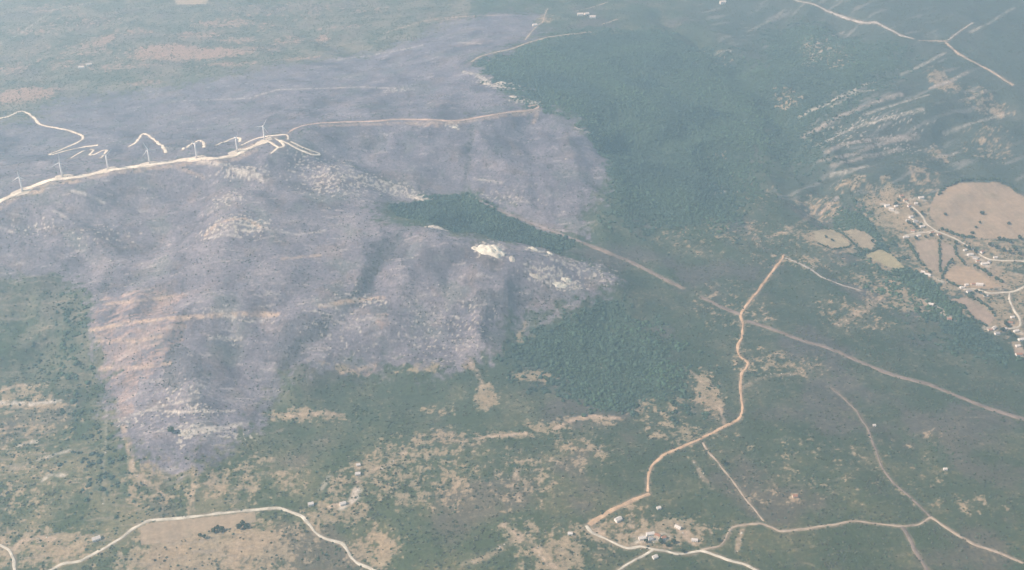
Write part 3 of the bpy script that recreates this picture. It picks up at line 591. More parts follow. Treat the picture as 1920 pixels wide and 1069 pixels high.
def ground_color(x, y):
    M = survey(x, y)
    big = fbm(x, y, 420, 3, 91); mid = fbm(x, y, 120, 3, 95); fine = M['fine']
    col = np.tile(C(.058, .080, .052), (len(x), 1))
    col = mix(col, C(.092, .104, .066), sstep(-.1, .5, mid + .3 * big + .3 * fine) * .8)      # heath and drier scrub
    col = mix(col, C(.050, .072, .040), sstep(.05, .5, -mid + .4 * big) * .8)
    heath = sstep(.05, .5, fbm(x, y, 230, 3, 161) + .25 * fine)
    col = mix(col, C(.110, .100, .100), heath * .7)                                             # brownish heath
    specks = sstep(.26, .60, fbm(x, y, 13, 3, 163, .75) + .35 * mid + .15 * big)
    col = mix(col, C(.27, .23, .17), specks * .42)                                              # bare spots between bushes
    left = sstep(-350, -800, x) * sstep(2750, 2500, y)
    col = mix(col, C(.155, .152, .112), left * sstep(-.5, .4, fine + mid) * .75)
    col = col * (1 - .14 * sstep(-100, 300, x) * sstep(3100, 2700, y))[:, None]                 # denser, greener heath on the right
    col = col * (C(1, 1, 1)[None] + (C(.24, .13, -.14)[None] * sstep(2500, 1750, y)[:, None]))    # drier, more olive plain
    # top left country is more open
    open_ = ((x < -200) & (y > 3600)).astype(np.float32)
    col = mix(col, C(.20, .18, .14), open_ * (.25 + .6 * sstep(-.2, .5, fine + .6 * mid)))
    col = mix(col, C(.056, .074, .064), sstep(700, 1100, x) * sstep(3200, 3500, y) * .8)
    col = mix(col, C(.052, .080, .056), M['forest'] * .9)
    tanc = C(.335, .262, .172)[None] * (1 + .35 * fine[:, None] + .15 * mid[:, None]) + C(.02, -.004, -.006)[None] * mid[:, None]
    far_red = ((x < 0) & (y > 3000)).astype(np.float32)
    tanc = mix(tanc, C(.36, .24, .18), far_red)
    col = col + (tanc - col) * (M['dry'] * .78)[:, None]
    bedding_out = sstep(.22, .55, M['band'] + .2 * mid) * (1 - M['burn']) * np.where((x > 900) & (y > 3350), .45 * sstep(2000, 1750, x), np.where((x < -550) & (y < 2700), .5, .14)) * (1 - .8 * M['forest'])
    M['bed'] = bedding_out
    col = mix(col, np.where(((x > 900) & (y > 3350))[:, None], C(.26, .25, .235)[None], C(.27, .23, .18)[None]), bedding_out)
    # burnt ground
    bc = np.tile(C(.172, .160, .184), (len(x), 1))
    bc = mix(bc, C(.228, .208, .226), sstep(-.1, .5, mid + .4 * fine))
    bc = mix(bc, C(.105, .100, .118), sstep(.1, .6, -mid * .8 + .4 * big - .2 * fine))
    bc = mix(bc, C(.205, .165, .150), sstep(.08, .5, fbm(x, y, 95, 4, 221, .6)) * .5)          # scorched brown
    bc = mix(bc, C(.145, .160, .148), sstep(.12, .5, fbm(x, y, 130, 4, 223, .6)) * .5)         # greenish regrowth
    bc = mix(bc, C(.080, .077, .088), sstep(.22, .6, fbm(x, y, 46, 4, 225, .65)) * .6)         # charcoal
    ledge = sstep(.34, .52, fbm(x / 13, y - .16 * x + 5 * n_ledge(x, y), 10, 2, 227, .6)) * sstep(2750, 2450, y)
    bc = mix(bc, C(.40, .365, .335), ledge * sstep(-.3, .3, fine + mid) * .55)
    bc = mix(bc, C(.30, .215, .18), M['red'] * sstep(-.3, .5, fine + mid * .6) * .5)
    bc = mix(bc, C(.375, .275, .232), M['red'] * sstep(-.02, .42, M['band'] + .2 * fine) * .8)
    bc = mix(bc, C(.10, .10, .115), M['dark'] * .7)
    bc = mix(bc, C(.40, .365, .34), sstep(.30, .72, M['band'] + .25 * fine + .12 * mid) * .6)
    grit = sstep(.38, .75, fbm(x, y, 8, 2, 171, .8) + .2 * mid)
    bc = mix(bc, C(.40, .37, .35), grit * .42)
    bc = mix(bc, C(.10, .098, .105), sstep(.28, .62, -M['band'] + .25 * fine) * .35)
    bc = bc + (tanc * .8 - bc) * (M['dry'] * .45)[:, None]
    bc = mix(bc, bc * C(.80, .83, .90)[None], sstep(2900, 3500, y) * .9)      # the far burn is darker and bluer
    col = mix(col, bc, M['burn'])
    col = mix(col, C(.075, .082, .080), M['gully'] * .55)
    # scorched fringe colours blend at the edge through the ragged outline; stone and ledges lie on everything
    col = mix(col, C(.48, .44, .37), M['rock'] * .85)
    stc = np.where(((x > 900) & (y > 3350))[:, None], C(.40, .345, .30)[None], C(.52, .39, .28)[None])
    col = mix(col, stc, M['st'] * .85)
    col = mix(col, C(.58, .53, .45), M['sp'] * .8)
    for i, f in enumerate(FIELDS):
        s = M['field'] == i
        if s.any():
            an = i * .7 + .3; row = np.sin((x[s] * math.cos(an) + y[s] * math.sin(an)) / 3.2 + 2 * fine[s])
            damp = sstep(.1, .6, fbm(x[s], y[s], 70, 3, 211 + i))
            fc = C(*f[1])[None] * (1 + .22 * fine[s] + .12 * mid[s] + .05 * row)[:, None]
            fc = mix(fc, C(.22, .20, .13), damp * .35)
            col[s] = fc
    # trampled verge along the tracks
    v = (1 - sstep(0, 6, M['road'] + 6 * fine)) * .55
    col = mix(col, C(.30, .235, .17), v)
    return np.clip(col, .012, .8), M

# ------------------------------------------------------------------ terrain sheet
tt = np.concatenate([[-26, -12, -6, -3.5, -2.2, -1.5, -1.1, -.9, -.8], np.arange(-.73, .7301, .00128), [.8, .9, 1.1, 1.5, 2.2, 3.5, 6, 12, 26]])
vv = np.linspace(1190, -110, 800)
beta = PITCH + np.arctan((vv - 534.5) / FPX)
yr = (CAM_H - 90) / np.tan(beta)
yr = np.concatenate([[-25000, -9000, -3000, -900, 0, 350, 650, 850, 1000], yr[yr > 1080], yr.max() + np.array([60, 160, 320, 600, 1000, 1700, 3000, 6000, 11000, 17000])])
TX = (tt[None, :] * np.maximum(yr, 1000.)[:, None]); TY = np.repeat(yr[:, None], len(tt), 1)
TX = np.clip(TX, -25000, 25000)
for r in range(TX.shape[0]):                                       # keep clipped columns in order
    e = TX[r]; lo = (e <= -25000).sum(); hi = (e >= 25000).sum()
    if lo > 1: e[:lo] = np.linspace(-25000 - 30 * lo, -25000, lo)
    if hi > 1: e[-hi:] = np.linspace(25000, 25000 + 30 * hi, hi)
R, Cn = TX.shape
vx, vy = TX.ravel(), TY.ravel()
vz = hgt(vx, vy)
gcol, GM = ground_color(vx, vy)
idx = np.arange(R * Cn).reshape(R, Cn)
quads = np.stack([idx[:-1, :-1], idx[:-1, 1:], idx[1:, 1:], idx[1:, :-1]], -1).reshape(-1, 4)
ground_mat = mat('ground_cover', (0, 0, 0), rough=1.0, var=.42, scale=.13, spec=0.0, attr='ground')
terrain = mesh_np('terrain', np.stack([vx, vy, vz], 1), quads, ground_mat, smooth=True, colors=gcol)
tag(terrain, 'hilly ground with a grey burn scar, green scrub and dry patches', 'terrain', kind='structure')

# fields: each its own sheet of dry grass laid over the ground
fid = GM['field'].reshape(R, Cn)
qf = fid[:-1, :-1]
same = (qf >= 0) & (qf == fid[:-1, 1:]) & (qf == fid[1:, 1:]) & (qf == fid[1:, :-1])
for i, f in enumerate(FIELDS):
    sel = np.nonzero((same & (qf == i)).ravel())[0]
    if not len(sel): continue
    q = quads[sel]; u, inv = np.unique(q, return_inverse=True)
    fm = mat('dry_field_grass', f[1], rough=1, var=.2, scale=.12, spec=0, attr='ground')
    o = mesh_np('field', np.stack([vx[u], vy[u], vz[u] + .25], 1), inv.reshape(-1, 4), fm, smooth=True, colors=gcol[u])
    tag(o, f[2], 'field', 'dry fields and plots', 'structure')

# ------------------------------------------------------------------ tracks and roads
def ribbon(pts, width, wob=.16):
    pts = np.asarray(pts)
    seg = np.hypot(*np.diff(pts, axis=0).T); s = np.concatenate([[0], np.cumsum(seg)])
    k = max(3, int(s[-1] / 5)); q = np.linspace(0, s[-1], k)
    x, y = np.interp(q, s, pts[:, 0]), np.interp(q, s, pts[:, 1])
    jit = 2.2 * fbm(q, q * 0 + pts[0, 0] * .7, 55, 3, 9)
    x = x + jit; y = y + 1.8 * fbm(q, q * 0 + pts[0, 1] * .7, 55, 3, 10)
    tx, ty = np.gradient(x), np.gradient(y); l = np.hypot(tx, ty) + 1e-9
    nx, ny = -ty / l, tx / l
    wl = width / 2 * (1 + wob * 1.6 * fbm(q, q * 0 + pts[0, 0], 45, 3, 3)); wr = width / 2 * (1 + wob * 1.6 * fbm(q, q * 0 + pts[0, 1], 45, 3, 4))
    wl = np.maximum(wl, width * .12); wr = np.maximum(wr, width * .12)
    rows = []
    for off, dz in ((-1, 'e'), (-1, 0), (-.5, 0), (0, 0), (.5, 0), (1, 0), (1, 'e')):
        w = np.where(off < 0, wl, wr) * off
        if dz == 'e': w = w + np.sign(off) * 1.3
        px, py = x + nx * w, y + ny * w
        z = hgt(px, py) + (-1.2 if dz == 'e' else .75)
        rows.append(np.stack([px, py, z], 1))
    # a graded bed: the running surface is level across, banked into the slope
    mid = np.mean([rows[i][:, 2] for i in range(1, 6)], 0)
    for i in range(1, 6): rows[i][:, 2] = np.maximum(rows[i][:, 2] * .6 + mid * .4, hgt(rows[i][:, 0], rows[i][:, 1]) + .35)
    V = np.stack(rows, 1).reshape(-1, 3)
    F = []
    for a in range(k - 1):
        for b in range(6):
            F.append((a * 7 + b + 1, a * 7 + b, a * 7 + 7 + b, a * 7 + 7 + b + 1))
    return V, np.array(F)

names = {'road': 'dirt_road', 'track': 'dirt_track', 'firebreak': 'firebreak'}
for w, (px, wd, ck, _, lab, cat) in zip(road_w, ROADS):
    V, F = ribbon(w, wd * (.80 if cat == 'firebreak' else .72), .85 if cat == 'track' else .55)
    o = mesh_np(names[cat], V, F, mat('dirt_' + ck, RC[ck], rough=1, var=.5, scale=.035, spec=0))
    tag(o, lab, cat, 'dirt roads and tracks', 'structure')

# ------------------------------------------------------------------ scattered cover (real clumps, too many to count)
def blob_mesh(name, seed, squash, rough, material, sub=2):
    bm = bmesh.new(); bmesh.ops.create_icosphere(bm, subdivisions=sub, radius=1)
    r = random.Random(seed)
    ph = [r.uniform(0, 6.3) for _ in range(6)]
    for v in bm.verts:
        c = v.co
        k = 1 + rough * (math.sin(c.x * 4 + ph[0]) * math.sin(c.y * 5 + ph[1]) + .7 * math.sin(c.z * 6 + ph[2] + c.x * 5) + r.uniform(-.6, .6))
        v.co = Vector((c.x * k, c.y * k, max(c.z, -.55) * k * squash + .35 * squash))
    me = bpy.data.meshes.new(name); bm.to_mesh(me); bm.free()
    me.materials.append(material)
    return bpy.data.objects.new(name, me)

def scatter(name, x, y, size, templates, label, cat, sink=0.0):
    c = bpy.data.collections.new(name + '_kinds')
    for t in templates: c.objects.link(t)
    me = bpy.data.meshes.new(name)
    z = hgt(x, y) - sink * size
    me.vertices.add(len(x)); me.vertices.foreach_set('co', np.stack([x, y, z], 1).astype(np.float32).ravel())
    a = me.attributes.new('size', 'FLOAT', 'POINT'); a.data.foreach_set('value', np.asarray(size, np.float32))
    o = bpy.data.objects.new(name, me); COL.objects.link(o)
    ng = bpy.data.node_groups.new(name, 'GeometryNodeTree')
    ng.interface.new_socket('Geometry', in_out='INPUT', socket_type='NodeSocketGeometry')
    ng.interface.new_socket('Geometry', in_out='OUTPUT', socket_type='NodeSocketGeometry')
    N = ng.nodes; gi = N.new('NodeGroupInput'); go = N.new('NodeGroupOutput')
    ip = N.new('GeometryNodeInstanceOnPoints'); ci = N.new('GeometryNodeCollectionInfo')
    ci.inputs['Collection'].default_value = c; ci.inputs['Separate Children'].default_value = True; ci.inputs['Reset Children'].default_value = True
    na = N.new('GeometryNodeInputNamedAttribute'); na.data_type = 'FLOAT'; na.inputs['Name'].default_value = 'size'
    rv = N.new('FunctionNodeRandomValue'); rv.data_type = 'FLOAT_VECTOR'
    rv.inputs[0].default_value = (-.12, -.12, 0); rv.inputs[1].default_value = (.12, .12, 6.283)
    ip.inputs['Pick Instance'].default_value = True
    lk = ng.links.new
    lk(gi.outputs[0], ip.inputs['Points']); lk(ci.outputs[0], ip.inputs['Instance']); lk(na.outputs[0], ip.inputs['Scale'])
    lk(rv.outputs[0], ip.inputs['Rotation']); lk(ip.outputs[0], go.inputs[0])
    md = o.modifiers.new('scatter', 'NODES'); md.node_group = ng
    return tag(o, label, cat, kind='stuff')

# candidate spots over the country in view, a margin wider than the frame
NC = 900000
tc = rng.uniform(-.74, .74, NC)
# even spread on the ground: y weighted by width
u = rng.uniform(0, 1, NC); y0, y1 = 1150., 6300.
cy = np.sqrt(y0 ** 2 + u * (y1 ** 2 - y0 ** 2)); cx = tc * cy
keep = np.abs(cx) < (.4663 * (cy * math.cos(PITCH) + (CAM_H - 80) * math.sin(PITCH)) * 1.12 + 60)
cx, cy = cx[keep], cy[keep]
near_boost = rng.uniform(0, 1, len(cx)) < np.where(cy > 3000, 1, 1)
CM = survey(cx, cy)
clear = (CM['road'] > .2) & (CM['field'] < 0)
rnd = rng.uniform(0, 1, len(cx))
mid = fbm(cx, cy, 120, 3, 95)
dens = .40 + .3 * sstep(-.2, .4, -mid); dens = dens + (.95 - dens) * CM['forest']
clump = fbm(cx, cy, 55, 3, 201, .6) + .5 * fbm(cx, cy, 210, 2, 203)
dens = dens * np.where(CM['forest'] > .5, 1 - .35 * sstep(.2, .6, -clump), .25 + 1.2 * sstep(-.25, .45, clump))
bed = sstep(.22, .55, CM['band'] + .2 * mid) * ((cx > 900) & (cy > 3350) | (cx < -550) & (cy < 2700)) * (1 - .8 * CM['forest'])
dens = dens * (1 - .8 * bed) * (1 - .66 * CM['dry']) * (1 - .8 * CM['rock']) * (1 - .7 * np.maximum(CM['st'], CM['sp']))
dens = dens * (1 - CM['burn']) ** 2
ok = clear & (rnd < dens)
isf = ok & (CM['forest'] > .5)
f_mats = mat('forest_leaves', (.062, .100, .058), rough=.9, var=.3, scale=.25, rand=.4, spec=.05, color2=(.043, .070, .056))
s_mats = mat('scrub_leaves', (.056, .082, .045), rough=.95, var=.3, scale=.25, rand=.4, spec=.05, color2=(.082, .084, .054))
b_mats = mat('charred_twigs', (.055, .054, .055), rough=.95, var=.3, scale=.3, rand=.3, spec=.05)
g_mats = mat('singed_leaves', (.060, .072, .050), rough=.95, var=.3, scale=.3, rand=.35, spec=.05)
r_mats = mat('pale_stone', (.46, .43, .37), rough=.95, var=.25, scale=.2, rand=.2, spec=.1)
def kinds(prefix, m, sq, rg, k=4, sub=2): return [blob_mesh(prefix, 100 + i * 7, sq * random.uniform(.8, 1.2), rg, m, sub) for i in range(k)]
szf = rng.uniform(1.9, 3.9, isf.sum()) * np.where(rng.uniform(0, 1, isf.sum()) < .10, 1.7, 1)
scatter('forest_canopy', cx[isf], cy[isf], szf, kinds('canopy', f_mats, .95, .16), 'dense dark green woodland covering the slopes around the burn', 'woodland')
iss = ok & (CM['forest'] <= .5)
szs = .7 + 2.1 * rng.uniform(0, 1, iss.sum()) ** 2.2
scatter('scrub', cx[iss], cy[iss], szs, kinds('bush', s_mats, .8, .18), 'grey green scrub bushes spread over the unburnt ground', 'scrub')
gul = fbm(cx, cy, 75, 3, 120, .6)
db = CM['burn'] * (.085 + .55 * CM['gully'] + .26 * sstep(.25, .55, gul) + .25 * CM['dark'] * sstep(-.1, .3, gul)) * (1 - CM['rock'])
bb = clear & (rnd < db)
alive = rng.uniform(0, 1, len(cx)) < .45
i1 = bb & alive; i2 = bb & ~alive
scatter('singed_scrub', cx[i1], cy[i1], rng.uniform(.8, 2.0, i1.sum()), kinds('singed', g_mats, .85, .2), 'scattered surviving bushes dotted over the burnt slopes', 'scrub')
scatter('charred_scrub', cx[i2], cy[i2], rng.uniform(.6, 1.5, i2.sum()), kinds('charred', b_mats, .9, .25), 'blackened remains of bushes on the burnt slopes', 'scrub')
dr = CM['rockamt'] * .22 * (.3 + CM['rock']) + .16 * np.maximum(CM['st'], CM['sp']) + CM['burn'] * .06 * sstep(.25, .6, CM['band'])
ir = (CM['road'] > 4) & (CM['field'] < 0) & (rng.uniform(0, 1, len(cx)) < dr)
scatter('loose_stones', cx[ir], cy[ir], rng.uniform(.7, 2.3, ir.sum()) * np.where(rng.uniform(0, 1, ir.sum()) < .06, 1.8, 1), kinds('stone', r_mats, .6, .22, 4, 1), 'pale boulders and rubble strewn along ledges and rocky ground', 'rocks', sink=.15)

# ------------------------------------------------------------------ helpers for single things
def thing(name, loc, rz, label, cat, group=None):
    o = bpy.data.objects.new(name, None); o.empty_display_size = 5
    o.location = loc; o.rotation_euler = (0, 0, rz); COL.objects.link(o)
    return tag(o, label, cat, group)

def part(name, bm, material, parent, smooth=False, mesh=None):
    if mesh is None:
        bmesh.ops.recalc_face_normals(bm, faces=bm.faces)
        mesh = bpy.data.meshes.new(name); bm.to_mesh(mesh); bm.free()
        mesh.materials.append(material)
        if smooth:
            for p in mesh.polygons: p.use_smooth = True
    o = bpy.data.objects.new(name, mesh); COL.objects.link(o); o.parent = parent
    return o

def box(bm, x0, x1, y0, y1, z0, z1):
    v = [bm.verts.new(c) for c in ((x0, y0, z0), (x1, y0, z0), (x1, y1, z0), (x0, y1, z0), (x0, y0, z1), (x1, y0, z1), (x1, y1, z1), (x0, y1, z1))]
    for f in ((0, 3, 2, 1), (4, 5, 6, 7), (0, 1, 5, 4), (1, 2, 6, 5), (2, 3, 7, 6), (3, 0, 4, 7)): bm.faces.new([v[i] for i in f])

def lathe(bm, prof, seg=20, axis='z', org=(0, 0, 0)):
    rings = []
    for r, h in prof:
        ring = []
        for i in range(seg):
            a = 2 * math.pi * i / seg
            c = (r * math.cos(a), r * math.sin(a), h) if axis == 'z' else (r * math.cos(a), h, r * math.sin(a))
            ring.append(bm.verts.new((c[0] + org[0], c[1] + org[1], c[2] + org[2])))
        rings.append(ring)
    for a, b in zip(rings[:-1], rings[1:]):
        for i in range(seg): bm.faces.new((a[i], a[(i + 1) % seg], b[(i + 1) % seg], b[i]))
    bm.faces.new(rings[0][::-1]); bm.faces.new(rings[-1])

# ------------------------------------------------------------------ wind turbines
white = mat('turbine_white', (.86, .86, .84), rough=.45, var=.05, scale=.2, spec=.4)
conc = mat('turbine_concrete', (.42, .39, .34), rough=.95, var=.2, scale=.3)
HUB, BL = 47.0, 25.0
def blade_bm():
    bm = bmesh.new(); prev = None
    for t in np.linspace(0, 1, 12):
        r = 1.0 + t * BL
        chord = 1.35 * (1.1 + 1.5 * math.sin(min(1, t / .22) * math.pi / 2)) * (1 - .80 * t) + .12 if t > .04 else 1.0
        th = max(.10, .85 * (1 - t) ** 1.4); tw = math.radians(20 * (1 - t))
        ring = []
        for k in range(8):
            a = 2 * math.pi * k / 8
            cx_, cy_ = chord / 2 * math.cos(a) + chord * .12, th / 2 * math.sin(a)
            ring.append(bm.verts.new((cx_ * math.cos(tw) - cy_ * math.sin(tw), cx_ * math.sin(tw) + cy_ * math.cos(tw), r)))
        if prev:
            for k in range(8): bm.faces.new((prev[k], prev[(k + 1) % 8], ring[(k + 1) % 8], ring[k]))
        else: bm.faces.new(ring[::-1])
        prev = ring
    bm.faces.new(prev)
    return bm
TURB = [   # base u, v, rotor angle, yaw, height factor, label
    (42, 358, 0, 10, 'white wind turbine nearest the left edge, one blade straight up'),
    (117, 331, 128, 20, 'white wind turbine second from the left on the ridge'),
    (203, 317, 62, 60, 'white wind turbine third from the left, in front of the zigzag road'),
    (281, 306, 100, 15, 'white wind turbine in front of the hook shaped road'),
    (369, 296, 78, 70, 'white wind turbine in front of the small arched road'),
    (445, 284, 35, 65, 'white wind turbine second from the right, beside the bent road'),
    (496, 262, 30, 12, 'rightmost white wind turbine, highest on the ridge'),
]
shared = {}
tpos = cast([(t[0], t[1]) for t in TURB])
for (u_, v_, ang, yaw, lab), p in zip(TURB, tpos):
    t = thing('wind_turbine', (p[0], p[1], p[2] - .3), math.radians(yaw), lab, 'wind turbine', 'wind turbines along the burnt ridge')
    if not shared:
        bm = bmesh.new(); lathe(bm, [(6.0, -3), (6.0, .5), (5.6, .7)], 20); shared['foundation'] = part('foundation', bm, conc, t).data
        bm = bmesh.new(); lathe(bm, [(2.5, .7), (2.35, HUB * .33), (2.0, HUB * .7), (1.6, HUB - 1.5)], 24); shared['tower'] = part('tower', bm, white, t, True).data
        bm = bmesh.new(); box(bm, -.35, .35, -2.65, -2.1, .7, 3.0); shared['tower_door'] = part('tower_door', bm, conc, t).data
        bm = bmesh.new(); lathe(bm, [(.7, 5.6), (1.3, 5.0), (1.7, 2.0), (1.75, -1.4), (1.5, -2.4)], 14, 'y', (0, 0, HUB)); shared['nacelle'] = part('nacelle', bm, white, t, True).data
        bm = bmesh.new(); lathe(bm, [(1.3, -2.4), (1.35, -3.2), (1.0, -4.2), (.35, -4.9)], 14, 'y', (0, 0, 0)); hub = part('hub', bm, white, t, True); shared['hub'] = hub.data
        hub.location = (0, 0, HUB)
        shared['blade'] = None
    else:
        for k in ('foundation', 'tower', 'tower_door', 'nacelle', 'hub'):
            o = part(k, None, None, t, mesh=shared[k])
            if k == 'hub': o.location = (0, 0, HUB); hub = o
    for k in range(3):
        if shared['blade'] is None:
            b = part('blade', blade_bm(), white, t, True); shared['blade'] = b.data
        else: b = part('blade', None, None, t, mesh=shared['blade'])
        b.location = (0, -3.2, HUB); b.rotation_euler = (0, math.radians(ang + 120 * k), 0)
# gravel pads at the turbine feet
pad_m = mat('pad_gravel', (.60, .53, .42), rough=1, var=.2, scale=.12, spec=0)
pnames = ['nearest the left edge', 'second from the left', 'third from the left', 'in front of the hook road', 'in front of the arched road', 'second from the right', 'at the right end']
for i, p in enumerate(tpos):
    a = np.linspace(0, 2 * math.pi, 29)[:-1]
    rr = 1 + .22 * perlin(np.cos(a) * 1.3 + i * 5, np.sin(a) * 1.3, 2)
    sz = (30, 16)
    al = math.atan2(*(tpos[min(i + 1, 6)] - tpos[max(i - 1, 0)])[[1, 0]])
    V = [(p[0], p[1] - 4, float(hgt(p[0], p[1] - 4)) + .55)]
    for q in (.35, .7, 1.0):
        for aa, r_ in zip(a, rr):
            ex, ey = sz[0] * q * r_ * math.cos(aa), sz[1] * q * r_ * math.sin(aa)
            X = p[0] + ex * math.cos(al) - ey * math.sin(al); Y = p[1] - 4 + ex * math.sin(al) + ey * math.cos(al)
            V.append((X, Y, float(hgt(X, Y)) + (.55 if q < 1 else .1)))
    F = [(0, 1 + k, 1 + (k + 1) % 28) for k in range(28)]
    for ring in range(2):
        for k in range(28):
            a0, a1 = 1 + ring * 28 + k, 1 + ring * 28 + (k + 1) % 28
            F += [(a0, a0 + 28, a1 + 28), (a0, a1 + 28, a1)]
    o = mesh_np('turbine_pad', V, F, pad_m)
    tag(o, 'bright gravel pad at the foot of the wind turbine ' + pnames[i], 'gravel pad', 'gravel pads on the ridge', 'structure')

# ------------------------------------------------------------------ houses
wall_ms = [mat('wall_white', (.78, .76, .71), .8, .08, .3), mat('wall_cream', (.62, .55, .44), .85, .1, .3), mat('wall_stone', (.42, .38, .32), .9, .15, .4)]
roof_ms = [mat('roof_terracotta', (.36, .19, .12), .9, .2, .4), mat('roof_pale', (.62, .58, .52), .8, .12, .4), mat('roof_grey', (.34, .33, .32), .8, .15, .4)]
dark_m = mat('window_dark', (.05, .055, .06), .2, .05, .3, .5); door_m = mat('door_brown', (.16, .09, .05), .7, .15, .5)
def house(u_, v_, L_, W_, H_, rz, wm, rm, label, group, pitch=.32, name='house'):
    p = cast([(u_, v_)])[0]
    t = thing(name, (p[0], p[1], p[2] - .2), rz, label, 'house' if name == 'house' else name.replace('_', ' '), group)
    a, b = L_ / 2, W_ / 2
    hs = [float(hgt(p[0] + math.cos(rz) * sx * a - math.sin(rz) * sy * b, p[1] + math.sin(rz) * sx * a + math.cos(rz) * sy * b)) for sx in (-1, 1) for sy in (-1, 1)]
    lift = max(0, max(hs) - p[2]); low = min(hs) - p[2] - 1.0
    bm = bmesh.new(); box(bm, -a, a, -b, b, low, H_ + lift)
    rh = W_ * pitch
    for s in (-a, a):      # gables
        v = [bm.verts.new(c) for c in ((s, -b, H_ + lift), (s, b, H_ + lift), (s, 0, H_ + lift + rh - .12))]; bm.faces.new(v)
    part('wall', bm, wall_ms[wm], t)
    bm = bmesh.new(); e = .45
    zt = H_ + lift
    vs = {}
    for k, s in enumerate((-a - e, a + e)):
        vs[k] = [bm.verts.new(c) for c in ((s, -b - e, zt - e * 2 * rh / W_), (s, 0, zt + rh), (s, b + e, zt - e * 2 * rh / W_), (s, b + e, zt - e * 2 * rh / W_ + .25), (s, 0, zt + rh + .27), (s, -b - e, zt - e * 2 * rh / W_ + .25))]
        bm.faces.new(vs[k] if k else vs[k][::-1])
    for i in range(6): bm.faces.new((vs[0][i], vs[0][(i + 1) % 6], vs[1][(i + 1) % 6], vs[1][i]))
    ro = part('roof', bm, roof_ms[rm], t)
    bm = bmesh.new(); box(bm, a * .4, a * .4 + .8, -.35 + b * .3, .45 + b * .3, zt + rh * .4, zt + rh + 1.0); part('chimney', bm, wall_ms[2], ro)
    bm = bmesh.new(); box(bm, -.5, .5, -b - .06, -b + .05, lift, lift + 2.1); part('door', bm, door_m, t)
    for k in (-.6, .6):
        bm = bmesh.new(); box(bm, a * k - .55, a * k + .55, -b - .05, -b + .05, lift + 1.0, lift + 2.2); part('window', bm, dark_m, t)
    return t
VG = 'houses of the village on the right'; FG = 'farm buildings at the bottom'; SG = 'scattered lone houses'
